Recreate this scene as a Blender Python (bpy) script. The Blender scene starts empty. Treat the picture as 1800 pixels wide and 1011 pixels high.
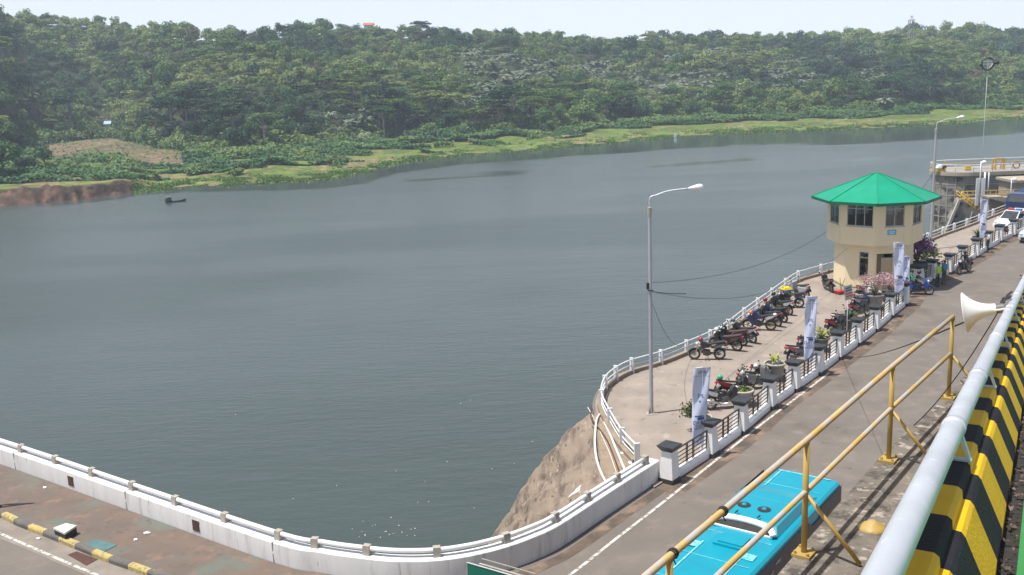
import bpy, bmesh, math, random
import numpy as np
from mathutils import Vector, Matrix, Euler
random.seed(7)
RNG = np.random.default_rng(11)
sc = bpy.context.scene
col = sc.collection
R = math.radians
# ------------------------------------------------------------------ camera, sky, sun, exposure
F, HY, TILT, HC, ZW = 1750.0, 130.0, 0.0385, 16.0, -8.0     # focal length (px of an 1800 px wide frame), horizon, roll, eye height, water level
_roll = math.atan(TILT); _p = math.atan((505.5 - HY) * math.cos(_roll) / F)
FD = Vector((0, math.cos(_p), -math.sin(_p))); _u0 = Vector((0, math.sin(_p), math.cos(_p)))
CR = math.cos(_roll) * Vector((1, 0, 0)) - math.sin(_roll) * _u0
CU = math.sin(_roll) * Vector((1, 0, 0)) + math.cos(_roll) * _u0
EYE = Vector((0, 0, HC))
cam_d = bpy.data.cameras.new("camera"); cam = bpy.data.objects.new("camera", cam_d); col.objects.link(cam)
cam_d.sensor_width = 36; cam_d.lens = 36 * F / 1800; cam_d.clip_start = 0.05; cam_d.clip_end = 4000
cam.matrix_world = Matrix.Translation(EYE) @ Matrix((CR, CU, -FD)).transposed().to_4x4()
sc.camera = cam
SUN_EL, SUN_AZ = 71.0, 15.0          # shadows fall towards +X, a little towards +Y
w = bpy.data.worlds.new("World"); sc.world = w; w.use_nodes = True
nt = w.node_tree; nt.nodes.clear()
sky = nt.nodes.new("ShaderNodeTexSky"); sky.sky_type = 'NISHITA'; sky.sun_disc = False
sky.sun_elevation = R(SUN_EL); sky.sun_rotation = R(270 - SUN_AZ)
sky.air_density = 1.0; sky.dust_density = 3.5; sky.ozone_density = 1.6; sky.altitude = 100
bg = nt.nodes.new("ShaderNodeBackground"); bg.inputs[1].default_value = 0.085
ow = nt.nodes.new("ShaderNodeOutputWorld")
# humid air: the sky whitens and brightens towards the horizon
_tc = nt.nodes.new("ShaderNodeTexCoord"); _sx = nt.nodes.new("ShaderNodeSeparateXYZ"); nt.links.new(_tc.outputs['Generated'], _sx.inputs[0])
_mr = nt.nodes.new("ShaderNodeMapRange"); _mr.interpolation_type = 'SMOOTHERSTEP'; _mr.inputs[1].default_value = -.02; _mr.inputs[2].default_value = .5; _mr.inputs[3].default_value = 1; _mr.inputs[4].default_value = 0; nt.links.new(_sx.outputs[2], _mr.inputs[0])
_mx = nt.nodes.new("ShaderNodeMix"); _mx.data_type = 'RGBA'; _mx.inputs[7].default_value = (9.4, 10.2, 11.6, 1); nt.links.new(_mr.outputs[0], _mx.inputs['Factor']); nt.links.new(sky.outputs[0], _mx.inputs[6])
nt.links.new(_mx.outputs[2], bg.inputs[0]); nt.links.new(bg.outputs[0], ow.inputs[0])
sl = bpy.data.lights.new("sun", 'SUN'); sl.energy = 4.8; sl.angle = R(0.55); sl.color = (1.0, 0.955, 0.89)
so = bpy.data.objects.new("sun", sl); col.objects.link(so)
_sd = Vector((math.cos(R(SUN_EL)) * math.cos(R(SUN_AZ)), math.cos(R(SUN_EL)) * math.sin(R(SUN_AZ)), -math.sin(R(SUN_EL))))
so.rotation_euler = _sd.to_track_quat('-Z', 'Y').to_euler()
sc.view_settings.view_transform = 'Standard'; sc.view_settings.look = 'None'
sc.view_settings.exposure = 0.3; sc.view_settings.gamma = 1.0
sc.cycles.use_denoising = True
sc.cycles.max_bounces = 6; sc.cycles.diffuse_bounces = 2; sc.cycles.glossy_bounces = 3; sc.cycles.transmission_bounces = 4
sc.cycles.transparent_max_bounces = 8; sc.cycles.volume_bounces = 0; sc.cycles.caustics_reflective = False; sc.cycles.caustics_refractive = False

# ------------------------------------------------------------------ helpers
def at(x, y, z=0.0):
    """The point at height z seen at pixel (x, y) of the 1800 x 1011 photograph."""
    d = FD + CR * ((x - 900) / F) - CU * ((y - 505.5) / F)
    return EYE + d * ((z - HC) / d.z)
def ray_at_depth(x, y, Y):
    d = FD + CR * ((x - 900) / F) - CU * ((y - 505.5) / F)
    return EYE + d * (Y / d.y)
def px(P):
    v = Vector(P) - EYE; k = v.dot(FD)
    return 900 + F * v.dot(CR) / k, 505.5 - F * v.dot(CU) / k
def z_over(base, y):
    """Height above the point base at which the vertical through it reaches picture row y."""
    lo, hi = -30.0, 80.0
    for _ in range(50):
        m = (lo + hi) / 2
        if px((base[0], base[1], m))[1] > y: lo = m
        else: hi = m
    return lo
def lerp(a, b, t): return a + (b - a) * t
def rotz(a): return Matrix.Rotation(a, 4, 'Z')
WM = {}
def link(o, parent=None):
    col.objects.link(o)
    if parent is not None:
        o.parent = parent; WM[o.name] = WM.get(parent.name, Matrix())
    else: WM[o.name] = Matrix()
    return o
def tag(o, label=None, cat=None, group=None, kind=None):
    if label: o['label'] = label
    if cat: o['category'] = cat
    if group: o['group'] = group
    if kind: o['kind'] = kind
    return o
def thing(name, label, cat, loc=(0, 0, 0), rz=0.0, group=None):
    o = bpy.data.objects.new(name, None); o.empty_display_size = 0.3
    link(o); o.location = loc; o.rotation_euler = (0, 0, rz)
    WM[o.name] = Matrix.Translation(Vector(loc)) @ rotz(rz)
    return tag(o, label, cat, group)
def kids(o): return [c for c in bpy.data.objects if c.parent == o]
def copy_tree(o, parent=None, children=None):
    c = o.copy(); link(c, parent)
    for k in (children or {}).get(o.name, []): copy_tree(k, c, children)
    return c
def child_map():
    m = {}
    for c in bpy.data.objects:
        if c.parent: m.setdefault(c.parent.name, []).append(c)
    return m
def dup(o, loc, rz, label, group=None, cm=None):
    c = copy_tree(o, None, cm or child_map()); c.location = loc; c.rotation_euler = (0, 0, rz)
    WM[c.name] = Matrix.Translation(Vector(loc)) @ rotz(rz)
    c['label'] = label
    if group: c['group'] = group
    return c
class MB:
    """Collects shapes into one mesh."""
    def __init__(s): s.bm = bmesh.new(); s.mi = 0
    def _f(s, vs):
        try: f = s.bm.faces.new(vs); f.material_index = s.mi; return f
        except ValueError: return None
    def poly(s, pts): return s._f([s.bm.verts.new(p) for p in pts])
    def hexa(s, b, t):
        vb = [s.bm.verts.new(p) for p in b]; vt = [s.bm.verts.new(p) for p in t]; n = len(b)
        s._f(vb[::-1]); s._f(vt)
        for i in range(n): s._f([vb[i], vb[(i + 1) % n], vt[(i + 1) % n], vt[i]])
        return s
    def box(s, c, d, rz=0.0, M=None, taper=1.0):
        x, y, z = d[0] / 2, d[1] / 2, d[2] / 2
        m = (Matrix.Translation(Vector(c)) @ rotz(rz)) if M is None else M @ Matrix.Translation(Vector(c)) @ rotz(rz)
        q = [(-1, -1), (1, -1), (1, 1), (-1, 1)]
        return s.hexa([m @ Vector((a * x, b * y, -z)) for a, b in q], [m @ Vector((a * x * taper, b * y * taper, z)) for a, b in q])
    def bar(s, p0, p1, wd, h=None, up=Vector((0, 0, 1))):
        p0, p1 = Vector(p0), Vector(p1); h = h or wd; d = (p1 - p0).normalized()
        if abs(d.dot(up)) > .99: up = Vector((0, 1, 0))
        a = d.cross(up).normalized() * wd / 2; b = a.cross(d).normalized() * h / 2
        return s.hexa([p0 - a - b, p0 + a - b, p0 + a + b, p0 - a + b], [p1 - a - b, p1 + a - b, p1 + a + b, p1 - a + b])
    def tube(s, pts, r, n=8, caps=True, closed=False):
        pts = [Vector(p) for p in pts]; m = len(pts); rs = r if isinstance(r, (list, tuple)) else [r] * m
        rings = []; ref = None
        for i, p in enumerate(pts):
            a = pts[(i - 1) % m] if (i > 0 or closed) else p; b = pts[(i + 1) % m] if (i < m - 1 or closed) else p
            d = (b - a).normalized() if (b - a).length > 1e-9 else Vector((0, 0, 1))
            if ref is None: ref = Vector((0, 0, 1)) if abs(d.z) < .9 else Vector((1, 0, 0))
            u = d.cross(ref)
            u = u.normalized() if u.length > 1e-6 else d.orthogonal().normalized()
            v = u.cross(d).normalized(); ref = v
            rings.append([s.bm.verts.new(p + (u * math.cos(2 * math.pi * k / n) + v * math.sin(2 * math.pi * k / n)) * rs[i]) for k in range(n)])
        for i in range(m if closed else m - 1):
            A, B = rings[i], rings[(i + 1) % m]
            for k in range(n): s._f([A[k], A[(k + 1) % n], B[(k + 1) % n], B[k]])
        if caps and not closed: s._f(rings[0][::-1]); s._f(rings[-1])
        return s
    def lathe(s, prof, n=20, M=Matrix(), arc=2 * math.pi):
        rings = []; full = abs(arc - 2 * math.pi) < 1e-6
        for r, z in prof:
            if r < 1e-6: rings.append([s.bm.verts.new(M @ Vector((0, 0, z)))])
            else: rings.append([s.bm.verts.new(M @ Vector((r * math.cos(arc * k / n), r * math.sin(arc * k / n), z))) for k in range(n if full else n + 1)])
        for A, B in zip(rings, rings[1:]):
            for k in range(n):
                k2 = (k + 1) % n if full else k + 1
                if len(A) == 1 and len(B) == 1: continue
                if len(A) == 1: s._f([A[0], B[k2], B[k]])
                elif len(B) == 1: s._f([A[k], A[k2], B[0]])
                else: s._f([A[k], A[k2], B[k2], B[k]])
        return s
    def plate(s, poly, hw, M=Matrix(), rnd=0.75, inset=0.12):
        """A side profile in x, z given a half width in y, its sides pulled in a little."""
        c = Vector((sum(p[0] for p in poly) / len(poly), sum(p[1] for p in poly) / len(poly)))
        def ring(y, k): return [s.bm.verts.new(M @ Vector((lerp(p[0], c.x, k), y, lerp(p[1], c.y, k)))) for p in poly]
        rs = [ring(-hw, inset), ring(-hw * rnd, 0), ring(hw * rnd, 0), ring(hw, inset)]; n = len(poly)
        s._f(rs[0]); s._f(rs[-1][::-1])
        for A, B in zip(rs, rs[1:]):
            for k in range(n): s._f([A[k], B[k], B[(k + 1) % n], A[(k + 1) % n]])
        return s
    def ball(s, c, r, n=10, M=Matrix(), z0=-1.0):
        rx, ry, rz_ = (r, r, r) if not isinstance(r, (tuple, list)) else r
        a0 = math.asin(z0); prof = [(math.cos(lerp(a0, math.pi / 2, i / n)), math.sin(lerp(a0, math.pi / 2, i / n))) for i in range(n + 1)]
        prof[-1] = (0, 1)
        if z0 <= -.999: prof[0] = (0, -1)
        return s.lathe(prof, n * 2, M @ Matrix.Translation(Vector(c)) @ Matrix.Diagonal((rx, ry, rz_, 1)))
    def sweep(s, path, prof, closed=True):
        """prof: (offset to the right-hand side of the path, height) pairs, carried along the path."""
        path = [Vector(p) for p in path]; rings = []
        for i, p in enumerate(path):
            a = path[max(i - 1, 0)]; b = path[min(i + 1, len(path) - 1)]
            d = (b - a); d.z = 0; d.normalize(); rt = Vector((d.y, -d.x, 0))
            if 0 < i < len(path) - 1:
                d1 = (p - a); d1.z = 0; d1.normalize(); k = 1 / max(.5, d.dot(d1))
            else: k = 1
            rings.append([s.bm.verts.new(p + rt * (o * k) + Vector((0, 0, h))) for o, h in prof])
        n = len(prof)
        for A, B in zip(rings, rings[1:]):
            for k in range(n if closed else n - 1): s._f([A[k], A[(k + 1) % n], B[(k + 1) % n], B[k]])
        if closed: s._f(rings[0][::-1]); s._f(rings[-1])
        return s
    def build(s, name, mats, parent=None, smooth=False, world=False, bevel=0.0, auto=None):
        bm = s.bm
        if world and parent is not None: bm.transform(WM[parent.name].inverted())
        if bevel: bmesh.ops.bevel(bm, geom=[e for e in bm.edges if e.is_manifold and e.calc_face_angle(0) > .5], offset=bevel, segments=2, affect='EDGES', profile=.6)
        bmesh.ops.recalc_face_normals(bm, faces=bm.faces)
        me = bpy.data.meshes.new(name); bm.to_mesh(me); bm.free()
        for m in (mats if isinstance(mats, (list, tuple)) else [mats]): me.materials.append(m)
        if smooth:
            for p in me.polygons: p.use_smooth = True
            if auto: me.set_sharp_from_angle(angle=R(auto))
        o = bpy.data.objects.new(name, me); return link(o, parent)
def smooth_path(pts, k=6):
    """Catmull-Rom through the points."""
    pts = [Vector(p) for p in pts]; out = []
    P = [pts[0] * 2 - pts[1]] + pts + [pts[-1] * 2 - pts[-2]]
    for i in range(1, len(P) - 2):
        a, b, c, d = P[i - 1], P[i], P[i + 1], P[i + 2]
        for j in range(k):
            t = j / k
            out.append(.5 * ((2 * b) + (c - a) * t + (2 * a - 5 * b + 4 * c - d) * t * t + (3 * b - a - 3 * c + d) * t ** 3))
    out.append(pts[-1]); return out
def sheet(name, poly, mat, z=None):
    """A flat polygon laid as a sheet."""
    from mathutils.geometry import tessellate_polygon
    pts = [Vector((p[0], p[1], z if z is not None else (p[2] if len(p) > 2 else 0))) for p in poly]
    me = bpy.data.meshes.new(name); me.from_pydata(pts, [], [tuple(t) for t in tessellate_polygon([pts])])
    bm = bmesh.new(); bm.from_mesh(me); bmesh.ops.recalc_face_normals(bm, faces=bm.faces)
    for f in bm.faces:
        if f.normal.z < 0: f.normal_flip()
    bm.to_mesh(me); bm.free(); me.materials.append(mat)
    return link(bpy.data.objects.new(name, me))
# ------------------------------------------------------------------ materials
def M(name, c1, c2=None, scale=6, rough=.6, metal=0.0, bump=0.0, bscale=40, spec=.5, lo=.35, hi=.65, wear=None, detail=6, stretch=None, coat=0.0):
    m = bpy.data.materials.new(name); m.use_nodes = True; n = m.node_tree; b = n.nodes['Principled BSDF']; L = n.links.new
    b.inputs['Roughness'].default_value = rough; b.inputs['Metallic'].default_value = metal
    b.inputs['Specular IOR Level'].default_value = spec; b.inputs['Coat Weight'].default_value = coat
    tc = n.nodes.new('ShaderNodeTexCoord'); src = tc.outputs['Object']
    if stretch:
        mp = n.nodes.new('ShaderNodeMapping'); mp.inputs['Scale'].default_value = stretch; L(src, mp.inputs[0]); src = mp.outputs[0]
    def noise(sc_, det=detail, r=.6):
        t = n.nodes.new('ShaderNodeTexNoise'); t.inputs['Scale'].default_value = sc_; t.inputs['Detail'].default_value = det; t.inputs['Roughness'].default_value = r
        L(src, t.inputs['Vector']); return t.outputs[0]
    def ramp(s_, a, c, ca=(0, 0, 0, 1), cc=(1, 1, 1, 1)):
        r = n.nodes.new('ShaderNodeValToRGB'); r.color_ramp.elements[0].position = a; r.color_ramp.elements[1].position = c
        r.color_ramp.elements[0].color = ca; r.color_ramp.elements[1].color = cc; L(s_, r.inputs[0]); return r.outputs[0]
    def mix(f, a, c):
        x = n.nodes.new('ShaderNodeMix'); x.data_type = 'RGBA'; L(f, x.inputs['Factor'])
        for v, k in ((a, 6), (c, 7)):
            if isinstance(v, tuple): x.inputs[k].default_value = (*v[:3], 1)
            else: L(v, x.inputs[k])
        return x.outputs[2]
    if c2 is None: c2 = tuple(min(1, c * .8) for c in c1)
    cl = ramp(noise(scale), lo, hi, (*c1, 1), (*c2, 1))
    for wc, ws, a, c in (wear or []):
        cl = mix(ramp(noise(ws), a, c), cl, wc)
    L(cl, b.inputs['Base Color'])
    if bump:
        bp = n.nodes.new('ShaderNodeBump'); bp.inputs['Strength'].default_value = bump; bp.inputs['Distance'].default_value = .02
        L(noise(bscale, 4), bp.inputs['Height']); L(bp.outputs[0], b.inputs['Normal'])
    m['n'] = 1
    return m
# ------------------------------------------------------------------ water, far shore, wooded hills
def vnoise(x, y, s=0.0):
    xi, yi = np.floor(x), np.floor(y); xf, yf = x - xi, y - yi
    def h(a, b):
        v = np.sin(a * 127.1 + b * 311.7 + s * 74.7) * 43758.5453; return v - np.floor(v)
    u, v = xf * xf * (3 - 2 * xf), yf * yf * (3 - 2 * yf)
    return (h(xi, yi) * (1 - u) + h(xi + 1, yi) * u) * (1 - v) + (h(xi, yi + 1) * (1 - u) + h(xi + 1, yi + 1) * u) * v
def fbm(x, y, s=0.0, o=4):
    r = 0; a = .5; t = 0
    for i in range(o): r = r + a * vnoise(x * 2 ** i, y * 2 ** i, s + i * 3.1); t += a; a *= .5
    return r / t
def sstep(a, b, x):
    t = np.clip((x - a) / (b - a), 0, 1); return t * t * (3 - 2 * t)
SHORE = [(-500, 385), (-200, 371), (0, 362), (100, 355), (200, 345), (230, 338), (330, 328), (480, 320), (560, 315), (640, 303), (700, 287), (800, 273), (930, 263), (1050, 253), (1200, 239), (1330, 232), (1500, 226), (1650, 219), (1800, 207), (2100, 190), (2500, 170)]
FOOT = [(-500, 330), (-200, 315), (0, 300), (80, 258), (200, 244), (330, 264), (480, 264), (560, 252), (700, 236), (900, 233), (1050, 219), (1200, 207), (1400, 201), (1560, 194), (1650, 188), (1800, 180), (2100, 168), (2500, 150)]
RIDGE = [(-500, 30), (-200, 30), (0, 10), (100, 25), (200, 30), (300, 45), (440, 53), (560, 41), (640, 43), (700, 52), (800, 50), (900, 52), (1000, 60), (1090, 67), (1200, 63), (1400, 56), (1550, 53), (1680, 47), (1800, 52), (2100, 45), (2500, 30)]
WIDTH = [(-500, 190), (0, 195), (600, 220), (1200, 260), (1800, 300), (2500, 320)]
def ip(tab, x): return np.interp(x, [a for a, _ in tab], [b for _, b in tab])
PXS = np.linspace(-500, 2500, 301)
_az, _ds, _df, _zr, _wd = [], [], [], [], []
for x in PXS:
    a = at(x, float(ip(SHORE, x)), ZW); b = at(x, float(ip(FOOT, x)), ZW + 3.2)
    _az.append(math.atan2(a.x, a.y)); d = math.hypot(a.x, a.y); _ds.append(d); f = max(math.hypot(b.x, b.y), d + 14); _df.append(f)
    wd = float(ip(WIDTH, x)); _wd.append(wd)
    q = ray_at_depth(x, float(ip(RIDGE, x)), 1.0) - EYE; k = (f + wd) / math.hypot(q.x, q.y); _zr.append(HC + q.z * k - 5.6)
_az, _ds, _df, _zr, _wd = map(np.array, (_az, _ds, _df, _zr, _wd))
def shore_of(az): return np.interp(az, _az, _ds) + (fbm(az * 60, az * 0 + 3.3, 1, 3) - .5) * 6 + (fbm(az * 420, az * 0 + 1.3, 2, 3) - .5) * 2.2
def ground(x, y):
    """Height of the far bank at world x, y, and how far up the bank the point lies."""
    az = np.arctan2(x, y); D = np.hypot(x, y); ds = shore_of(az); sf = np.interp(az, _az, _df) - ds; wd = np.interp(az, _az, _wd); zr = np.interp(az, _az, _zr)
    s = D - ds; n1 = fbm(x / 55, y / 55, 5) - .5; n2 = fbm(x / 14, y / 14, 9) - .5
    t = np.clip(s / sf, 0, 1); u = np.clip((s - sf) / wd, 0, 1)
    rock = sstep(-.335, -.375, az)
    z = np.where(s < 0, ZW + s * .12, ZW + 3.2 * t ** .85 + n2 * 1.0 * sstep(0, 6, s) + rock * 2.6 * sstep(0, 7, s) * (1 - t * .6))
    z = np.where(s > sf, ZW + 3.2 + (zr - ZW - 3.2) * (u ** 1.0) + n1 * 17 * np.sin(np.pi * u) ** .7 + n2 * 1.2, z)
    z = np.where(s > sf + wd, zr - (s - sf - wd) * .05 + n1 * 3, z)
    return z, s, t, u, ds, rock
def mesh_np(name, V, Fq, mat, attrs=None, parent=None, colors=None):
    me = bpy.data.meshes.new(name); V = np.asarray(V, np.float32); Fq = np.asarray(Fq, np.int32); k = Fq.shape[1]
    me.vertices.add(len(V)); me.vertices.foreach_set('co', V.ravel())
    me.loops.add(Fq.size); me.loops.foreach_set('vertex_index', Fq.ravel())
    me.polygons.add(len(Fq)); me.polygons.foreach_set('loop_start', np.arange(0, Fq.size, k, dtype=np.int32))
    for an, av in (attrs or {}).items():
        a = me.attributes.new(an, 'FLOAT', 'POINT'); a.data.foreach_set('value', np.asarray(av, np.float32))
    for an, av in (colors or {}).items():
        a = me.attributes.new(an, 'FLOAT_COLOR', 'POINT'); a.data.foreach_set('color', np.asarray(av, np.float32).ravel())
    me.update(calc_edges=True); me.validate(); me.materials.append(mat)
    return link(bpy.data.objects.new(name, me), parent)
def grid_faces(nr, nc):
    i = np.arange((nr - 1) * nc).reshape(nr - 1, nc)[:, :-1]
    return np.stack([i, i + 1, i + nc + 1, i + nc], -1).reshape(-1, 4)
# --- land of the far bank
def attr_mat(name, rough=.85, nscale=.6, namp=.45, bump=.6):
    m = bpy.data.materials.new(name); m.use_nodes = True; n = m.node_tree; b = n.nodes['Principled BSDF']; L = n.links.new
    a = n.nodes.new('ShaderNodeAttribute'); a.attribute_name = 'ground'
    g = n.nodes.new('ShaderNodeNewGeometry'); t = n.nodes.new('ShaderNodeTexNoise'); t.inputs['Scale'].default_value = nscale; t.inputs['Detail'].default_value = 8
    L(g.outputs['Position'], t.inputs['Vector'])
    mr = n.nodes.new('ShaderNodeMapRange'); mr.inputs[1].default_value = .3; mr.inputs[2].default_value = .7; mr.inputs[3].default_value = 1 - namp; mr.inputs[4].default_value = 1 + namp; L(t.outputs[0], mr.inputs[0])
    x = n.nodes.new('ShaderNodeVectorMath'); x.operation = 'SCALE'; L(a.outputs['Color'], x.inputs[0]); L(mr.outputs[0], x.inputs['Scale']); L(x.outputs[0], b.inputs['Base Color'])
    b.inputs['Roughness'].default_value = rough; b.inputs['Specular IOR Level'].default_value = .2
    bp = n.nodes.new('ShaderNodeBump'); bp.inputs['Strength'].default_value = bump; bp.inputs['Distance'].default_value = .5; L(t.outputs[0], bp.inputs['Height']); L(bp.outputs[0], b.inputs['Normal'])
    return m
NC = 620
azs = np.linspace(_az[0], _az[-1], NC)
svals = np.concatenate([[-40, -12, -3, 0], np.arange(1, 20, 1.0), np.arange(20, 90, 2.2), np.arange(90, 480, 6.5), [520, 600, 700]])
AZ, S = np.meshgrid(azs, svals); DD = shore_of(AZ) + S; X, Y = DD * np.sin(AZ), DD * np.cos(AZ)
Z, s_, t_, u_, ds_, rk_ = ground(X, Y)
def in_field(x, y):
    """The cleared brown field behind the scrub."""
    az = np.arctan2(x, y); D = np.hypot(x, y); ds = shore_of(az); sf = np.interp(az, _az, _df) - ds; t = (D - ds) / sf
    e = fbm(x / 9, y / 9, 21) * .22
    return ((az > -.437 + e * .05) & (az < -.305 - e * .05) & (t > .36 + e * .5) & (t < .97 - e * .3))
n_a, n_b, n_c = fbm(X / 7, Y / 7, 31), fbm(X / 2.5, Y / 2.5, 41), fbm(X / 22, Y / 22, 51)
def C3(*c): return np.array(c)
def mixc(c, m, k): return c * (1 - m[..., None]) + k * m[..., None]
Cg = np.broadcast_to(C3(.035, .05, .018), X.shape + (3,)).copy()
grass = C3(.112, .16, .036) * (.42 + 1.05 * n_a)[..., None]; dry = C3(.23, .175, .095); mud = C3(.17, .125, .09)
shore = (1 - sstep(.93, 1.0, t_)); Cg = mixc(Cg, shore, grass)
Cg = mixc(Cg, sstep(.52, .62, n_b * .5 + n_c * .5) * shore * .75, dry)
Cg = mixc(Cg, (1 - sstep(.6, 2.2, s_)) * sstep(.42, .6, n_a) * .9, mud)
fld = in_field(X, Y).astype(float); Cg = mixc(Cg, fld, C3(.21, .14, .10) * (.75 + .5 * n_a)[..., None]); Cg = mixc(Cg, fld * sstep(.47, .56, n_b) * .8, C3(.11, .13, .045)); Cg = mixc(Cg, fld * sstep(.55, .95, np.sin(s_ * 1.05 + n_c * 9)) * .6, C3(.075, .06, .045))
red = rk_ * (1 - sstep(8, 12, s_ + n_a * 4)); Cg = mixc(Cg, red, C3(.10, .058, .042) * (.35 + 1.1 * n_b)[..., None])
spit = np.exp(-(((AZ + .165) / .035) ** 2)) * (1 - sstep(3, 11, s_)) * sstep(.45, .55, n_a); Cg = mixc(Cg, spit, C3(.21, .17, .13))
n_d = fbm(X / 1.5 + Y / 9, Y / 3.2, 47, 3); Cg = mixc(Cg, red, C3(.115, .068, .05) * np.clip(2.6 * (n_d - .28), .18, 1.7)[..., None]); Cg = mixc(Cg, red * sstep(.4, .6, n_b) * .5, C3(.045, .032, .026)); Z = Z + red * ((n_b - .5) * 2.0 + (n_d - .5) * 2.2) * (s_ > .5)
tk = np.exp(-((u_ - .9) / .012) ** 2) * (AZ > -.06) * (AZ < 0.012); Cg = mixc(Cg, tk, C3(.25, .15, .10))
land = mesh_np('hill_terrain', np.stack([X, Y, Z], -1).reshape(-1, 3), grid_faces(len(svals), NC), attr_mat('ground_soil'),
               colors={'ground': np.concatenate([Cg, np.ones(X.shape + (1,))], -1).reshape(-1, 4)})
tag(land, kind='structure')
# --- water: one sheet, ruffled by the wind except in the lee of the far bank
rw = np.concatenate([np.linspace(8, 120, 40), np.linspace(124, 480, 150), np.linspace(490, 900, 12)])
AW, RW = np.meshgrid(np.linspace(-1.25, 1.25, 400), rw); XW, YW = RW * np.sin(AW), RW * np.cos(AW)
back = shore_of(np.clip(AW, _az[0], _az[-1])) - RW
cw = np.interp(AW, [_az[50], np.interp(300, PXS, _az), np.interp(640, PXS, _az), np.interp(1000, PXS, _az), np.interp(1400, PXS, _az), np.interp(1800, PXS, _az)], [4, 12, 30, 44, 70, 84])
nw = fbm(XW / 26, YW / 9, 61) - .5
calm = 1 - sstep(cw * .9 - 2, cw * 1.02 + 3, back + nw * cw * .35)
def streak(p, q, wd, wy):
    a, b = at(*p, ZW), at(*q, ZW); d = Vector((b.x - a.x, b.y - a.y)); L = d.length; d /= L
    u = ((XW - a.x) * d.x + (YW - a.y) * d.y) / L; v = (-(XW - a.x) * d.y + (YW - a.y) * d.x)
    return np.exp(-((v + (nw * 14)) / wy) ** 2) * sstep(0, .25, u) * (1 - sstep(.75, 1, u)) * wd
calm = np.maximum(calm, streak((660, 322), (960, 300), .9, 5)); calm = np.maximum(calm, streak((1080, 298), (1390, 276), .95, 7))
calm = np.maximum(calm, streak((500, 396), (760, 388), .5, 2.2)); calm = np.maximum(calm, streak((1440, 285), (1640, 272), .6, 4)); calm = np.maximum(calm, streak((-60, 376), (285, 356), .35, 1.4))
big = sstep(.42, .62, fbm(XW / 60, YW / 22, 71)) * .2
m = bpy.data.materials.new('lake_water'); m.use_nodes = True; n = m.node_tree; b = n.nodes['Principled BSDF']; L = n.links.new
b.inputs['IOR'].default_value = 1.33; b.inputs['Specular IOR Level'].default_value = .5
at_ = n.nodes.new('ShaderNodeAttribute'); at_.attribute_name = 'calm'
g = n.nodes.new('ShaderNodeNewGeometry')
def wn(scale, sx, sy, rot, det):
    mp = n.nodes.new('ShaderNodeMapping'); mp.inputs['Scale'].default_value = (sx, sy, 1); mp.inputs['Rotation'].default_value = (0, 0, rot); L(g.outputs['Position'], mp.inputs[0])
    t = n.nodes.new('ShaderNodeTexNoise'); t.inputs['Scale'].default_value = scale; t.inputs['Detail'].default_value = det; t.inputs['Roughness'].default_value = .62; L(mp.outputs[0], t.inputs['Vector']); return t.outputs[0]
ma = n.nodes.new('ShaderNodeMath'); ma.operation = 'MULTIPLY_ADD'; ma.inputs[1].default_value = .6; L(wn(1.3, .45, 1.25, .12, 5), ma.inputs[0]); L(wn(.16, .5, 1.3, -.1, 3), ma.inputs[2])
inv = n.nodes.new('ShaderNodeMapRange'); inv.inputs[3].default_value = .17; inv.inputs[4].default_value = .008; _pw = n.nodes.new('ShaderNodeMath'); _pw.operation = 'POWER'; _pw.inputs[1].default_value = .42; L(at_.outputs['Fac'], _pw.inputs[0]); L(_pw.outputs[0], inv.inputs[0])
bp = n.nodes.new('ShaderNodeBump'); bp.inputs['Distance'].default_value = 1.1; L(inv.outputs[0], bp.inputs['Strength']); L(ma.outputs[0], bp.inputs['Height']); L(bp.outputs[0], b.inputs['Normal'])
ro = n.nodes.new('ShaderNodeMapRange'); ro.inputs[3].default_value = .25; ro.inputs[4].default_value = .09; L(at_.outputs['Fac'], ro.inputs[0]); L(ro.outputs[0], b.inputs['Roughness'])
tn = n.nodes.new('ShaderNodeMix'); tn.data_type = 'RGBA'; tn.inputs[6].default_value = (.048, .064, .06, 1); tn.inputs[7].default_value = (.066, .086, .08, 1); L(wn(.03, .6, 1.6, .1, 4), tn.inputs['Factor']); L(tn.outputs[2], b.inputs['Base Color'])
water = mesh_np('lake_water', np.stack([XW, YW, np.full(XW.shape, ZW)], -1).reshape(-1, 3), grid_faces(len(rw), 400), m, attrs={'calm': np.maximum(calm, big).ravel()})
tag(water, kind='structure')
# --- foliage
def leaf_mat(name, stops, rough=.55, trans=.25):
    m = bpy.data.materials.new(name); m.use_nodes = True; n = m.node_tree; L = n.links.new; b = n.nodes['Principled BSDF']; out = n.nodes['Material Output']
    a = n.nodes.new('ShaderNodeAttribute'); a.attribute_name = 'tint'; oi = n.nodes.new('ShaderNodeObjectInfo')
    k = n.nodes.new('ShaderNodeMath'); k.operation = 'MULTIPLY_ADD'; k.inputs[1].default_value = .8; k.inputs[2].default_value = -.36; L(oi.outputs['Random'], k.inputs[0])
    s = n.nodes.new('ShaderNodeMath'); s.operation = 'ADD'; s.use_clamp = True; L(a.outputs['Fac'], s.inputs[0]); L(k.outputs[0], s.inputs[1])
    r = n.nodes.new('ShaderNodeValToRGB'); e = r.color_ramp.elements
    while len(e) < len(stops): e.new(.5)
    for q, (p_, c) in zip(e, stops): q.position = p_; q.color = (*c, 1)
    L(s.outputs[0], r.inputs[0]); L(r.outputs[0], b.inputs['Base Color']); b.inputs['Roughness'].default_value = rough; b.inputs['Specular IOR Level'].default_value = .3
    if trans:
        t = n.nodes.new('ShaderNodeBsdfTranslucent'); L(r.outputs[0], t.inputs[0]); x = n.nodes.new('ShaderNodeMixShader'); x.inputs[0].default_value = trans
        L(b.outputs[0], x.inputs[1]); L(t.outputs[0], x.inputs[2]); L(x.outputs[0], out.inputs[0])
    return m
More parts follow.
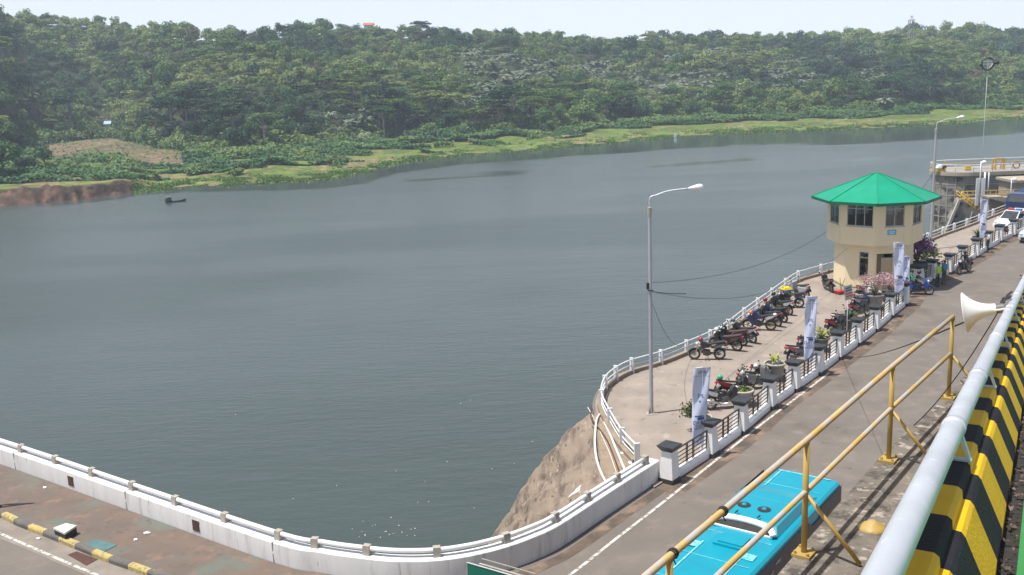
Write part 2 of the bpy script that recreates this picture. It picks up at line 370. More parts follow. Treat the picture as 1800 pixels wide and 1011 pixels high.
GREEN = leaf_mat('forest_leaves', [(0, (.008, .034, .017)), (.3, (.022, .078, .030)), (.62, (.055, .14, .040)), (1, (.16, .23, .058))])
DEEP = leaf_mat('deep_green_leaves', [(0, (.006, .024, .014)), (.4, (.016, .052, .026)), (.75, (.035, .09, .036)), (1, (.08, .14, .05))])
FRESH = leaf_mat('fresh_green_leaves', [(0, (.025, .07, .018)), (.35, (.065, .15, .032)), (.7, (.13, .22, .05)), (1, (.24, .30, .09))])
OLIVE = leaf_mat('olive_leaves', [(0, (.03, .045, .022)), (.4, (.065, .085, .04)), (.75, (.11, .12, .058)), (1, (.18, .17, .09))])
PALMG = leaf_mat('palm_leaves', [(0, (.016, .04, .02)), (.55, (.055, .095, .05)), (1, (.20, .24, .16))], rough=.5, trans=.15)
BROWN = leaf_mat('dry_leaves', [(0, (.06, .052, .036)), (.6, (.14, .10, .075)), (1, (.24, .18, .15))], trans=.2)
BARK = M('bark', (.16, .13, .10), (.07, .055, .042), 5, .9)
PALEBARK = M('pale_bark', (.36, .33, .28), (.2, .18, .15), 5, .9)
def quads(c, nrm, size, rng, asp=.75):
    """Leaf-sprays: one bent quad at each centre, facing about along nrm."""
    N = len(c); r = rng.normal(size=(N, 3)); nrm = nrm / np.linalg.norm(nrm, axis=1, keepdims=True)
    t = np.cross(nrm, r); t /= np.linalg.norm(t, axis=1, keepdims=True) + 1e-9; b = np.cross(nrm, t)
    s = (size * rng.uniform(.6, 1.35, N))[:, None]; t = t * s; b = b * s * asp
    k = nrm * s * rng.uniform(-.35, .1, (N, 1))
    return np.stack([c - t - b * .3 + k, c + b * 1.0, c + t - b * .3 + k, c - b * .9 - k * .3], 1)
def sph(n, rng, zmin=-.5):
    z = rng.uniform(zmin, 1, n); a = rng.uniform(0, 2 * np.pi, n); r = np.sqrt(1 - z * z); return np.stack([r * np.cos(a), r * np.sin(a), z], 1)
def crown_broad(rng, lobes, per, size, rz=.72, tall=0.0):
    Q, T = [], []
    d = sph(lobes, rng, -.35); rad = rng.uniform(.35, .72, lobes)[:, None]; cen = d * rad * np.array([1, 1, rz + tall]); cen[0] = (0, 0, .25)
    for c in cen:
        lr = rng.uniform(.34, .52); p = sph(per, rng, -.45); rr = lr * rng.uniform(.78, 1.1, (per, 1))
        q = quads(c + p * rr * np.array([1, 1, .82]), p + rng.normal(size=(per, 3)) * .34 + np.array([0, 0, .2]), size, rng)
        lt = rng.uniform(.27, .55); Q.append(q); T.append(np.clip(lt + rng.normal(size=per) * .12, 0, 1))
    return np.concatenate(Q), np.concatenate(T)
def crown_umbrella(rng, lobes, per, size):
    Q, T = [], []
    for i in range(lobes):
        a = rng.uniform(0, 6.28); r = math.sqrt(rng.uniform(0, 1)) * .85; c = np.array([math.cos(a) * r, math.sin(a) * r, .22 - .3 * r * r + rng.uniform(-.1, .07) - (.28 if rng.random() < .3 else 0)])
        lr = rng.uniform(.22, .36); p = sph(per, rng, -.2); q = quads(c + p * lr * np.array([1, 1, .22]), np.array([0, 0, 1.0]) + rng.normal(size=(per, 3)) * .38, size, rng)
        Q.append(q); T.append(np.clip(rng.uniform(.35, .72) + rng.normal(size=per) * .1, 0, 1))
    return np.concatenate(Q), np.concatenate(T)
def crown_palm(rng, fr, seg=5, up=.6):
    Q, T = [], []
    for i in range(fr):
        a = i * 2.4 + rng.uniform(-.2, .2); el = rng.uniform(-.1, 1.25) * up + .25; L_ = rng.uniform(.8, 1.1); dr = np.array([math.cos(a), math.sin(a), 0]); sd = np.array([-dr[1], dr[0], 0])
        p = np.zeros(3); e = el; pts = [p]
        for k in range(seg): p = p + (dr * math.cos(e) + np.array([0, 0, math.sin(e)])) * L_ / seg; e -= rng.uniform(.3, .5) * 5 / seg * .75; pts.append(p)
        tn = rng.uniform(.2, .9)
        for k in range(seg):
            w0, w1 = .17 * math.sin(math.pi * (k / seg * .85 + .12)), .17 * math.sin(math.pi * min(1, (k + 1) / seg * .85 + .12))
            for sg in (-1, 1):
                dn = np.array([0, 0, -.55])
                Q.append(np.stack([pts[k], pts[k + 1], pts[k + 1] + (sd * sg + dn) * w1, pts[k] + (sd * sg + dn) * w0])); T.append(tn + rng.uniform(-.1, .1))
    return np.array(Q), np.clip(np.array(T), 0, 1)
def crown_bare(rng, n, size):
    p = sph(n, rng, -.3) * rng.uniform(.3, 1, (n, 1)) * np.array([.8, .8, 1]); return quads(p, rng.normal(size=(n, 3)), size, rng, .22), np.clip(rng.uniform(.3, 1, n), 0, 1)
rngp = np.random.default_rng(5)
FINE = {'round': [crown_broad(rngp, 17, 92, .078) for _ in range(4)], 'tall': [crown_broad(rngp, 16, 84, .075, .95, .5) for _ in range(3)],
        'umbrella': [crown_umbrella(rngp, 24, 60, .066) for _ in range(3)], 'palm': [crown_palm(rngp, 22, 6) for _ in range(3)], 'dry': [crown_bare(rngp, 420, .10) for _ in range(2)]}
LITE = {'round': [crown_broad(rngp, 12, 34, .118) for _ in range(6)], 'tall': [crown_broad(rngp, 12, 32, .115, .95, .5) for _ in range(5)],
        'umbrella': [crown_umbrella(rngp, 15, 26, .10) for _ in range(4)], 'palm': [crown_palm(rngp, 16, 4) for _ in range(5)], 'dry': [crown_bare(rngp, 130, .15) for _ in range(3)]}
# --- where the trees stand
trees = []
rt = np.random.default_rng(23)
az0, az1 = np.interp(-120, PXS, _az), np.interp(1920, PXS, _az)
for srow in np.arange(0, 350, 5.5):
    a = az0
    while a < az1:
        D0 = float(np.interp(a, _az, _df)) + srow + rt.uniform(-3, 3); aa = a + rt.uniform(-.45, .45) * 6.0 / D0
        wd = float(np.interp(a, _az, _wd)); step = 5.5 if srow < 30 else 6.1; a += step / D0
        if srow > wd + 24: continue
        x, y = D0 * math.sin(aa), D0 * math.cos(aa); trees.append((x, y, srow, srow / wd, aa))
TX = np.array([t[0] for t in trees]); TY = np.array([t[1] for t in trees]); TZ = ground(TX, TY)[0]
gn, gn2, gn3 = fbm(TX / 38, TY / 38, 81, 3), fbm(TX / 24, TY / 24, 91, 3), fbm(TX / 60, TY / 60, 95, 2)
rec = []
for i, (x, y, srow, u, aa) in enumerate(trees):
    p = px((x, y, TZ[i] + 5)); r = rt.random()
    pal = (800 < p[0] < 1560 and .12 < u < .62 and gn[i] > .47) or (560 < p[0] < 660 and u < .12)
    umb = (600 < p[0] < 1020 and u < .28 and gn2[i] > .46) or gn2[i] > .66
    kind = 'palm' if (pal and r < .85) or r < .02 else 'umbrella' if umb and r < .8 and u < .86 else 'dry' if r > .955 else 'tall' if r < .34 else 'round'
    sz = {'round': rt.uniform(3.2, 5.3), 'tall': rt.uniform(2.8, 4.2), 'umbrella': rt.uniform(4.2, 6.2), 'palm': rt.uniform(3.2, 4.4), 'dry': rt.uniform(2.4, 3.6)}[kind]
    sz *= min(1.75, max(.62, rt.lognormal(0, .26)))
    if srow < 8: sz *= 1.15
    sz *= .76
    if u > .93 and r < .4: sz *= rt.uniform(.6, 1.2)
    ht = {'round': sz * rt.uniform(.85, 1.3), 'tall': sz * rt.uniform(1.4, 1.9), 'umbrella': sz * rt.uniform(1.6, 1.95), 'palm': rt.uniform(2.2, 5.5), 'dry': sz * 1.5}[kind]
    if u > .88: ht *= .72
    rec.append(dict(x=x, y=y, z=TZ[i], u=u, s=srow, kind=kind, r=sz, h=ht, p=p, D=math.hypot(x, y), az=aa, tn=(gn3[i] - .5) * .6 + rt.normal() * .2, sp=(0 if abs(gn3[i] - .5) < .07 and r > .3 else 1 if gn3[i] < .44 or r > .86 else 2 if gn3[i] > .57 or r < .1 else 3 if r < .17 else 0)))
# extra trees of the shore: the dark one at the frame's edge, the small one by the field, shore saplings
for (qx, qy, kd, rr, hh) in [(8, 318, 'round', 5.2, 6.0), (66, 305, 'dry', 1.8, 2.6), (82, 308, 'tall', 2.6, 4.6), (45, 312, 'round', 3.0, 3.2), (108, 300, 'round', 1.8, 2), (-40, 322, 'round', 5.5, 6.5), (676, 244, 'umbrella', 5.4, 10.5), (610, 250, 'round', 2.6, 3), (720, 243, 'palm', 3.0, 2.0), (640, 250, 'palm', 2.8, 2.2), (372, 262, 'palm', 3.2, 2.6), (340, 263, 'round', 3.4, 3.6), (1245, 214, 'palm', 3.4, 2.0), (1130, 216, 'round', 4.4, 5.0), (1015, 224, 'round', 2.6, 3), (905, 235, 'round', 4.0, 4.6)]:
    P = at(qx, qy, ZW + 2.6); rec.append(dict(x=P.x, y=P.y, z=float(ground(np.array([P.x]), np.array([P.y]))[0][0]) - .2, u=0, s=-5, kind=kd, r=rr, h=hh, p=px(P), D=math.hypot(P.x, P.y), az=math.atan2(P.x, P.y), tn=rt.normal() * .1, sp=0))
inf = [t for t in rec if -20 < t['p'][0] < 1820 and t['p'][1] > -5]
inf.sort(key=lambda t: -t['r'] / t['D'] * (1.5 if t['s'] < 9 else 1.0) * (1.15 if t['u'] > .97 else 1) * (1.6 if t['s'] < 0 else 1))
single = []; cnt = {'tree': 0, 'palm': 0}
for t in inf:
    k = 'palm' if t['kind'] == 'palm' else 'tree'
    if cnt[k] < (80 if k == 'palm' else 285): cnt[k] += 1; single.append(t); t['one'] = True
crowns = {}
for kd, L_ in FINE.items():
    crowns[kd] = []
    for q, T in L_:
        V = q.reshape(-1, 3); o = mesh_np('crown', V, np.arange(len(V)).reshape(-1, 4), {'palm': PALMG, 'dry': BROWN}.get(kd, GREEN), attrs={'tint': np.repeat(T, 4)})
        crowns[kd].append(o.data); bpy.data.objects.remove(o)
def trunk_mesh(kd):
    b = MB()
    if kd == 'palm': b.tube([(0, 0, -.4), (.06, 0, .4), (.1, .03, 1.0)], [.06, .045, .04], 7)
    else:
        b.tube([(0, 0, -.3), (.03, .02, .3), (.0, .05, .62), (.02, 0, .95)], [.075, .055, .045, .02], 7)
        for k in range(6):
            a = k * 1.07; z = .45 + .07 * k; b.tube([(0, .03, z), (.16 * math.cos(a), .16 * math.sin(a), z + .12), (.36 * math.cos(a), .36 * math.sin(a), z + .22)], [.034, .024, .01], 5)
    o = b.build('trunk', PALEBARK if kd in ('umbrella', 'dry') else BARK, None, True); me = o.data; bpy.data.objects.remove(o); return me
trunks = {k: trunk_mesh(k) for k in FINE}
NAMES = {'round': ('broadleaf_tree', 'dense round green tree'), 'tall': ('slender_tree', 'tall narrow dark green tree'), 'umbrella': ('umbrella_tree', 'flat-topped pale green tree'), 'palm': ('palm_tree', 'palm with arching fronds'), 'dry': ('dry_tree', 'thin brownish half-bare tree')}
def where(t):
    x = t['p'][0]
    if t['s'] < 0: return 'standing apart on the open far shore'
    row = 'in the front row' if t['s'] < 9 else 'on the crest' if t['u'] > .93 else 'low on the slope' if t['u'] < .35 else 'high on the slope'
    side = 'behind the brown field' if x < 340 else 'behind the bushy spit' if x < 800 else 'between spit and green roof' if x < 1400 else 'beyond the green roof'
    return f'{row} {side}'
rs = np.random.default_rng(3)
for t in single:
    nm, lb = NAMES[t['kind']]; lab = lb + ' ' + where(t)
    e = thing(nm, lab, 'palm tree' if t['kind'] == 'palm' else 'tree', (t['x'], t['y'], t['z']), rs.uniform(0, 6.28), lab)
    i = int(rs.integers(0, len(crowns[t['kind']])))
    tr = link(bpy.data.objects.new('trunk', trunks[t['kind']]), e); cr = link(bpy.data.objects.new('crown', crowns[t['kind']][i]), e)
    if t['kind'] not in ('palm', 'dry') and t['sp']: cr.material_slots[0].link = 'OBJECT'; cr.material_slots[0].material = (GREEN, DEEP, FRESH, OLIVE)[t['sp']]
    k = t['r']; cr.location = (0, 0, t['h'] if t['kind'] == 'palm' else t['h'] - .1 * k); cr.scale = (k, k * rs.uniform(.88, 1.12), k * rs.uniform(.85, 1.1)); tr.scale = (k * .9, k * .9, t['h'] * (1.0 if t['kind'] == 'palm' else 1.05))
Vs, Ts, kinds_ = [], [], {}
KS = ('green', 'deep', 'fresh', 'olive', 'palm', 'dry')
for kd in KS: kinds_[kd] = ([], [])
for t in rec:
    if t.get('one'): continue
    L_ = LITE[t['kind']]; q, T = L_[int(rs.integers(0, len(L_)))]; a = rs.uniform(0, 6.28); c, s = math.cos(a), math.sin(a); k = t['r']
    v = q.reshape(-1, 3) * k; v = np.stack([v[:, 0] * c - v[:, 1] * s + t['x'], v[:, 0] * s + v[:, 1] * c + t['y'], v[:, 2] + t['z'] + t['h'] - .1 * k], 1)
    kk = kinds_['palm' if t['kind'] == 'palm' else 'dry' if t['kind'] == 'dry' else KS[t['sp']]]; kk[0].append(v); kk[1].append(np.repeat(np.clip(T + t['tn'], 0, 1), 4))
# the rest of the wood is one mass: three leaf materials in one object
V = np.concatenate([np.concatenate(kinds_[k][0]) for k in KS]); T = np.concatenate([np.concatenate(kinds_[k][1]) for k in KS])
wood = mesh_np('forest', V, np.arange(len(V)).reshape(-1, 4), GREEN, attrs={'tint': T}); [wood.data.materials.append(m_) for m_ in (DEEP, FRESH, OLIVE, PALMG, BROWN)]
mi = np.concatenate([np.full(sum(len(v) for v in kinds_[k][0]) // 4, j, np.int32) for j, k in enumerate(KS)]); wood.data.polygons.foreach_set('material_index', mi)
tag(wood, 'dense green wood covering the hills beyond the lake', 'forest', kind='stuff')
# --- low scrub between the grass and the trees, and grass tufts at the water
rb = np.random.default_rng(77); N = 420000
a = rb.uniform(az0, az1, N); ds = shore_of(a); sf = np.interp(a, _az, _df) - ds; t = rb.uniform(.0, 1.12, N); D = ds + t * sf; x, y = D * np.sin(a), D * np.cos(a)
den = fbm(x / 20, y / 11, 101, 3); den2 = fbm(x / 7, y / 5, 111, 3); ppx = np.interp(a, _az, PXS)
lim = np.interp(ppx, [0, 230, 330, 480, 640, 800, 1050, 1200, 1500, 1650, 1800], [.16, .18, .2, .3, .38, .36, .6, .4, .55, .75, .6])
hum = den * .5 + den2 * .5; keep = (t > lim + (den - .5) * 1.0) & (hum > .38) & ~in_field(x, y) & (rb.random(N) < np.clip(D * 0 + sf / 70, .12, 1))
keep |= in_field(x, y) & (hum > .52) & (rb.random(N) < .06)
keep |= (t > .88) & (rb.random(N) < .5) & ~in_field(x, y)
x, y, hum, t, sf = x[keep], y[keep], hum[keep], t[keep], sf[keep]; hh = (np.clip((hum - .36) * 9, .1, 2.6) + 2.2 * sstep(.86, .98, t)) * rb.uniform(.3, 1, len(x))
z = ground(x, y)[0] + hh; nn = np.stack([rb.normal(size=len(x)) * .5, rb.normal(size=len(x)) * .5 - .25, np.ones(len(x))], 1)
q = quads(np.stack([x, y, z], 1), nn, .46, rb); T = np.clip(.34 + hh * .12 + (fbm(x / 12, y / 12, 121) - .5) * .8 + rb.normal(size=len(x)) * .08, 0, 1)
scrub = mesh_np('undergrowth', q.reshape(-1, 3), np.arange(len(q) * 4).reshape(-1, 4), GREEN, attrs={'tint': np.repeat(T, 4)})
tag(scrub, 'low bushy green scrub along the far shore', 'undergrowth', kind='stuff')
N = 60000; a = rb.uniform(az0, az1, N); ds = shore_of(a); D = ds + rb.normal(1.2, 2.6, N) + 10 * (rb.random(N) < .25) * rb.random(N); x, y = D * np.sin(a), D * np.cos(a); cl = fbm(x / 4, y / 4, 131, 3) * .6 + fbm(x / 15, y / 15, 133) * .4
keep = (cl > .47) & (a > -.36); x, y, cl = x[keep], y[keep], cl[keep]; z = np.maximum(ground(x, y)[0], ZW) + rb.uniform(.02, .34, len(x)) * (.5 + (cl - .47) * 5)
q = quads(np.stack([x, y, z], 1), np.stack([rb.normal(size=len(x)), rb.normal(size=len(x)), np.ones(len(x)) * .7], 1), .26, rb)
tuft = mesh_np('grass', q.reshape(-1, 3), np.arange(len(q) * 4).reshape(-1, 4), FRESH, attrs={'tint': np.repeat(np.clip(rb.normal(.42, .2, len(q)), 0, 1), 4)}); tag(tuft, 'grass tufts along the water edge of the far shore', 'grass', kind='stuff')
print('TREES', len(single), len(rec), 'scrub', len(q))
# ------------------------------------------------------------------ dam crest: road, plaza, pavement, rock, parapet
MAT = dict(
    asphalt=M('road_asphalt', (.168, .147, .126), (.136, .119, .103), .35, .85, bump=.25, bscale=60, wear=[((.205, .172, .143), .9, .52, .7), ((.112, .095, .08), .22, .56, .68), ((.085, .073, .063), 1.7, .64, .72)]),
    plaza=M('plaza_concrete', (.32, .270, .228), (.24, .202, .171), .5, .85, bump=.2, bscale=30, wear=[((.22, .185, .16), .55, .6, .7), ((.38, .31, .26), 1.6, .6, .72), ((.13, .108, .095), 2.0, .63, .72)], stretch=(1, .8, 1)),
    gutter=M('gutter_soil', (.135, .095, .07), (.075, .06, .05), 1.3, .9, bump=.4, wear=[((.24, .17, .12), .8, .5, .65)]),
    line=M('worn_white_paint', (.62, .60, .56), (.5, .48, .44), 4, .7, wear=[((.20, .175, .155), 5.5, .5, .6)]),
    rock=M('rock_slope', (.275, .213, .16), (.20, .155, .118), 1.1, .92, bump=1.0, bscale=5, wear=[((.115, .088, .066), 1.1, .50, .64), ((.36, .30, .235), 3.0, .58, .68), ((.06, .046, .037), 3.4, .60, .655)], stretch=(1.7, .4, .6)),
    dirt=M('slope_dirt', (.30, .235, .17), (.22, .17, .12), 1.4, .9, bump=.5, bscale=14, wear=[((.4, .34, .27), 4, .62, .7)]),
    white=M('white_paint', (.78, .77, .76), (.70, .69, .68), 1.2, .55, bump=.06, wear=[((.50, .49, .47), 1.1, .58, .74), ((.36, .34, .31), 2.6, .64, .74)], stretch=(2.2, 2.2, .3)),
    white2=M('white_gloss_paint', (.80, .80, .79), (.74, .74, .73), 2, .45, wear=[((.45, .42, .38), 3, .68, .78)]),
    joint=M('joint_filler', (.26, .27, .29), (.2, .2, .22), 6, .8),
    concrete=M('concrete', (.36, .33, .29), (.27, .245, .215), 1.6, .88, bump=.35, bscale=28, wear=[((.17, .155, .14), 2.6, .6, .7), ((.47, .44, .40), 4.5, .64, .72)]),
    bracket=M('bracket_concrete', (.40, .37, .32), (.32, .29, .25), 4, .8),
    galv=M('galvanised_steel', (.60, .63, .67), (.50, .53, .57), 5, .42, metal=.35, spec=.6, wear=[((.74, .75, .77), 22, .6, .72), ((.40, .42, .46), 12, .66, .76)], stretch=(.5, .5, 1)),
    black=M('black_paint', (.028, .030, .034), (.045, .046, .05), 3, .5),
    blackm=M('black_iron', (.022, .02, .02), (.04, .034, .03), 6, .5),
    bronze=M('bronze_plaque', (.045, .034, .028), (.10, .06, .04), 9, .45, lo=.5, hi=.75),
    pave=M('pavement_tiles', (.16, .115, .09), (.12, .098, .082), .8, .88, bump=.3, bscale=24, wear=[((.125, .14, .118), .5, .5, .66), ((.215, .135, .10), 1.9, .56, .7), ((.10, .085, .075), 3.2, .6, .7), ((.18, .21, .19), 4.4, .68, .73)]),
    yellow=M('yellow_paint', (.62, .42, .05), (.52, .35, .05), 3, .6, wear=[((.33, .25, .10), 6, .6, .7), ((.7, .6, .35), 9, .66, .74)]),
    kerbdark=M('kerb_dark', (.10, .092, .088), (.15, .135, .12), 3, .8, wear=[((.28, .25, .2), 7, .62, .7)]),
    teal=M('teal_cover', (.09, .19, .185), (.07, .14, .14), 4, .7),
    rust=M('rusty_iron', (.10, .045, .03), (.06, .03, .024), 6, .85),
    steelwhite=M('rail_white', (.72, .73, .74), (.62, .63, .64), 4, .5, wear=[((.42, .34, .27), 7, .66, .74)]),
    hose=M('white_hose', (.74, .72, .69), (.6, .57, .53), 4, .5),
    rubber=M('black_rubber', (.018, .018, .019), (.03, .03, .03), 8, .75),
)
PIL = [(1177, 846), (1247, 800), (1302, 760), (1352, 717), (1395, 686), (1437, 657), (1472, 630), (1506, 605), (1537, 581), (1564, 557), (1589, 536.5), (1612, 503), (1638, 492.5), (1667, 481), (1690, 466), (1714, 452), (1735, 438), (1756, 425.5), (1780, 415), (1803, 404)]
PW = [at(x, y) for x, y in PIL]
ROADSIDE = smooth_path([PW[0] * 1.3 - PW[1] * .3] + PW + [PW[-1] + (PW[-1] - PW[-3]) * 3], 4)
RAILPX = [(1120, 816), (1094, 787), (1072.5, 751), (1057.5, 717), (1064, 690), (1083, 672), (1111, 658), (1162, 643), (1207, 625), (1249, 606), (1280, 587), (1308, 565), (1332, 547), (1357, 529), (1381, 511), (1403, 497), (1443, 485), (1482, 474), (1522, 462), (1560, 450), (1600, 437), (1630, 427), (1657, 416), (1677, 409), (1699, 401), (1721, 392.5), (1745, 383), (1775, 371), (1810, 357)]
RW = [at(x, y) for x, y in RAILPX]
# parapet: front top edge seen in the picture, at the wall's height
HW = .86
WTOP = [(-300, 693), (-140, 744), (22, 796), (219, 864), (478, 953), (560, 970), (620, 979), (690, 986), (765, 985), (830, 976), (890, 961), (940, 943), (986, 921), (1070, 866), (1159, 809)]
WL = [at(x, y, HW) for x, y in WTOP]
for p in WL: p.z = 0
WP = smooth_path(WL, 5)
# road sheet: everything at z = 0 on the crest
def off(path, d):
    out = []
    for i, p in enumerate(path):
        a = path[max(i - 1, 0)]; b = path[min(i + 1, len(path) - 1)]; t = (b - a); t.z = 0; t.normalize(); out.append(p + Vector((-t.y, t.x, 0)) * d)
    return out
land_edge = off(WP, .18) + [RW[0] + Vector((-.3, .2, 0))] + off(smooth_path(RW, 3), .45)
far = land_edge[-1]
poly = [p.copy() for p in land_edge] + [Vector((far.x + 50, far.y + 45, 0)), Vector((170, 60, 0)), Vector((120, -40, 0)), Vector((-60, -40, 0)), Vector((-60, land_edge[0].y, 0))]
tag(sheet('road', poly, MAT['asphalt'], 0.0), kind='structure')
# the dam's face down into the lake, under that edge
b = MB(); E0 = [Vector((-60, land_edge[0].y, 0))] + land_edge
b.sweep(E0, [(0, -.02), (0, -9.0)], closed=False)
o = b.build('dam_face', MAT['rock']); tag(o, kind='structure')
# plaza
pl = off(smooth_path(RW, 3), .30); pz = [p.copy() for p in pl] + [p.copy() for p in reversed(off(ROADSIDE, .12))]
tag(sheet('plaza', pz, MAT['plaza'], 0.06), kind='structure')
b = MB(); b.sweep(off(smooth_path(RW, 3), .05), [(-.16, .05), (-.16, .22), (.16, .22), (.16, .05)]); tag(b.build('plaza_kerb', MAT['dirt']), kind='structure')
# drain strip along the balustrade, edge line
b = MB(); ds = [p.copy() for p in ROADSIDE]
def strip(path, o0, o1, z):
    b = MB(); A, B = off(path, o0), off(path, o1)
    for i in range(len(path) - 1): b.poly([(A[i].x, A[i].y, z), (A[i + 1].x, A[i + 1].y, z), (B[i + 1].x, B[i + 1].y, z), (B[i].x, B[i].y, z)])
    return b
tag(strip(ROADSIDE, -.15, -1.02, .006).build('gutter', MAT['gutter']), kind='structure')
LINE = [(905, 1070), (960, 1036), (1010, 1005), (1077, 952), (1145, 899.5), (1210, 848), (1275, 796), (1345, 741), (1414, 689), (1458, 655)]
LN = smooth_path([at(x, y) for x, y in LINE], 6)
tag(strip(LN, -.06, .06, .010).build('edge_line', MAT['line']), kind='structure')
# near the parapet: warm dust strip between wall and line
tag(strip(off(WP[-36:], -.1), -.18, -.62, .007).build('gutter_by_parapet', MAT['gutter']), kind='structure')
# pavement and its striped kerb at the lower corner
KPX = [(-240, 838), (-110, 873), (0, 906), (40, 924), (109, 951), (187, 983), (264, 1010), (330, 1034), (420, 1064)]
KW = smooth_path([at(x, y) for x, y in KPX], 8)
pv = [p.copy() for p in off(KW, .05)] + [p.copy() for p in reversed(off([q for q in WP if q.x < at(610, 1060).x], -.02))]
tag(sheet('pavement', pv, MAT['pave'], .12), kind='structure')
b = MB(); L_ = 0; prof = [(-.13, 0), (-.13, .13), (-.09, .19), (.09, .19), (.13, .13), (.13, 0)]
fine = []
for p, q in zip(KW, KW[1:]):
    n_ = max(1, int((q - p).length / .12))
    fine += [p.lerp(q, i / n_) for i in range(n_)]
run = []; k = 0; acc = 0
for i, p in enumerate(fine):
    run.append(p)
    if len(run) > 1: acc += (run[-1] - run[-2]).length
    if acc >= .92:
        b.mi = k % 2; b.sweep(run, prof); run = [p]; acc = 0; k += 1
o = b.build('kerb', [M('kerb_yellow', (.50, .39, .12), (.42, .33, .12), 4, .75, wear=[((.22, .19, .15), 6, .52, .62), ((.62, .56, .40), 9, .6, .7)]), MAT['kerbdark']], bevel=0); tag(o, kind='structure')
tag(strip([at(x, y) for x, y in [(-240, 866), (0, 938), (62, 965), (124, 992), (168, 1010), (260, 1050)]], -.06, .06, .010).build('road_line', MAT['line']), kind='structure')
tag(strip(off(KW, -.15), 0, -.9, .005).build('gutter_by_kerb', M('gutter_concrete', (.26, .225, .19), (.19, .165, .14), 1.2, .88, bump=.3)), kind='structure')
# things on the pavement
def quad_thing(name, pxs, z0, h, mat, label, cat):
    c = sum((at(x, y, z0) for x, y in pxs), Vector()) / len(pxs); e = thing(name, label, cat, c)
    P = [at(x, y, z0) for x, y in pxs]; b = MB(); b.hexa(P, [p + Vector((0, 0, h)) for p in P]); return e, b
def flat_slab(name, pxs, z0, h, mat, label, cat, bevel=.006):
    P = [at(x, y, z0 + h) for x, y in pxs]; b = MB(); b.hexa([p - Vector((0, 0, h)) for p in P], P)
    return tag(b.build(name, mat, bevel=bevel), label, cat)
flat_slab('utility_cover', [(147, 957), (170, 947), (205, 958), (182, 970)], .121, .02, MAT['teal'], 'blue-green square utility cover set in the reddish pavement', 'utility cover')
P = [at(x, y, .40) for x, y in [(95, 930), (116, 922), (134, 926), (114, 939)]]
b = MB(); b.hexa([p - Vector((0, 0, .28)) for p in P], P); e = tag(b.build('junction_box', [MAT['rubber']], bevel=.01), 'low pale-lidded concrete box on the pavement near the striped kerb', 'junction box')
b = MB(); ctr = sum(P, Vector()) / 4; b.hexa([p + (p - ctr) * .06 - Vector((0, 0, .02)) for p in P], [p + (p - ctr) * .06 + Vector((0, 0, .05)) for p in P]); b.build('lid', M('weathered_lid', (.66, .63, .56), (.5, .47, .41), 7, .85, wear=[((.3, .27, .23), 12, .62, .7)]), e, bevel=.008)
flat_slab('drain_grate', [(119, 975), (135, 969), (172, 983), (152, 994)], .006, .012, MAT['rust'], 'rusty dark drain grate in the gutter beside the striped kerb', 'drain grate')
for x, y, r, nm in [(258, 937, .09, 'white crumpled scrap of paper lying on the reddish pavement below the second plaque'), (79, 857, .06, 'white scrap of litter at the foot of the white parapet'), (67, 947, .06, 'white scrap of litter lying in the gutter outside the striped kerb'), (238, 949, .05, 'smaller pale scrap of litter beside the white crumpled paper')]:
    b = MB(); p = at(x, y, .13 if y < 945 or x > 200 else .02); b.ball(p, (r * 1.5, r, .035), 4); o = b.build('litter_scrap', MAT['white2']); tag(o, nm, 'litter')
    for v in o.data.vertices: v.co += Vector((random.uniform(-.02, .02), random.uniform(-.02, .02), random.uniform(0, .02)))
# black post at the frame's edge
p = at(-8, 893, .12); e = thing('sign_post', 'black square post standing on the pavement at the frame edge', 'sign post', p)
b = MB(); b.box((0, 0, 1.8), (.12, .12, 3.6)); b.build('post', MAT['black'], e)
b = MB(); b.box((0, 0, .03), (.34, .34, .06)); b.build('base_plate', MAT['black'], e)
b = MB(); b.plate([(-.9, 3.0), (.2, 3.05), (.2, 3.6), (-.9, 3.6)], .05); b.build('board', MAT['black'], e)
# parapet wall with its pipe rail
WT = .46; par = thing('parapet_wall', 'long curved white parapet wall between the lake and the road', 'parapet', WL[4])
b = MB(); b.sweep(WP, [(0, .001), (.02, .5), (0, HW - .03), (-.03, HW), (-WT + .02, HW), (-WT, HW - .02), (-WT, .001)])
b.build('wall', MAT['white'], par, True, world=True, auto=30)
rail_path = [p + Vector((0, 0, HW + .22)) for p in off(WP, WT * .62)]
rail_path = [p for p in rail_path if p.x < at(1140, 806, HW).x]
b = MB(); b.tube(rail_path, .078, 12); b.build('pipe_rail', MAT['white2'], par, True, world=True)
cum = [0]
for p, q in zip(WP, WP[1:]): cum.append(cum[-1] + (q - p).length)
def on_path(path, P):
    best = None
    for i, (a, c) in enumerate(zip(path, path[1:])):
        d = c - a; t = max(0, min(1, (P - a).dot(d) / d.length_squared)); q = a + d * t; k = (q - P).length
        if best is None or k < best[0]: best = (k, q, d.normalized(), i)
    return best
for x, y in [(-110, 756), (-40, 777), (30, 797), (92, 816.5), (157, 838.5), (230, 862), (308, 887), (395, 917), (490, 948), (554, 962), (645, 975), (768, 975), (887, 951), (975, 916), (1032, 880), (1083, 846), (1133, 815)]:
    q = at(x, y, HW); q.z = 0; k, c, d, i = on_path(WP, q); nrm = Vector((-d.y, d.x, 0)); c = c + nrm * WT * .62
    b = MB(); m_ = Matrix((d, nrm, Vector((0, 0, 1)))).transposed().to_4x4(); m_.translation = c
    b.hexa([m_ @ Vector(v) for v in [(-.12, -.12, HW - .01), (.12, -.12, HW - .01), (.12, .12, HW - .01), (-.12, .12, HW - .01)]], [m_ @ Vector(v) for v in [(-.12, -.095, HW + .33), (.12, -.095, HW + .33), (.12, .105, HW + .33), (-.12, .105, HW + .33)]])
    b.build('rail_bracket', MAT['bracket'], par, world=True, bevel=.01)
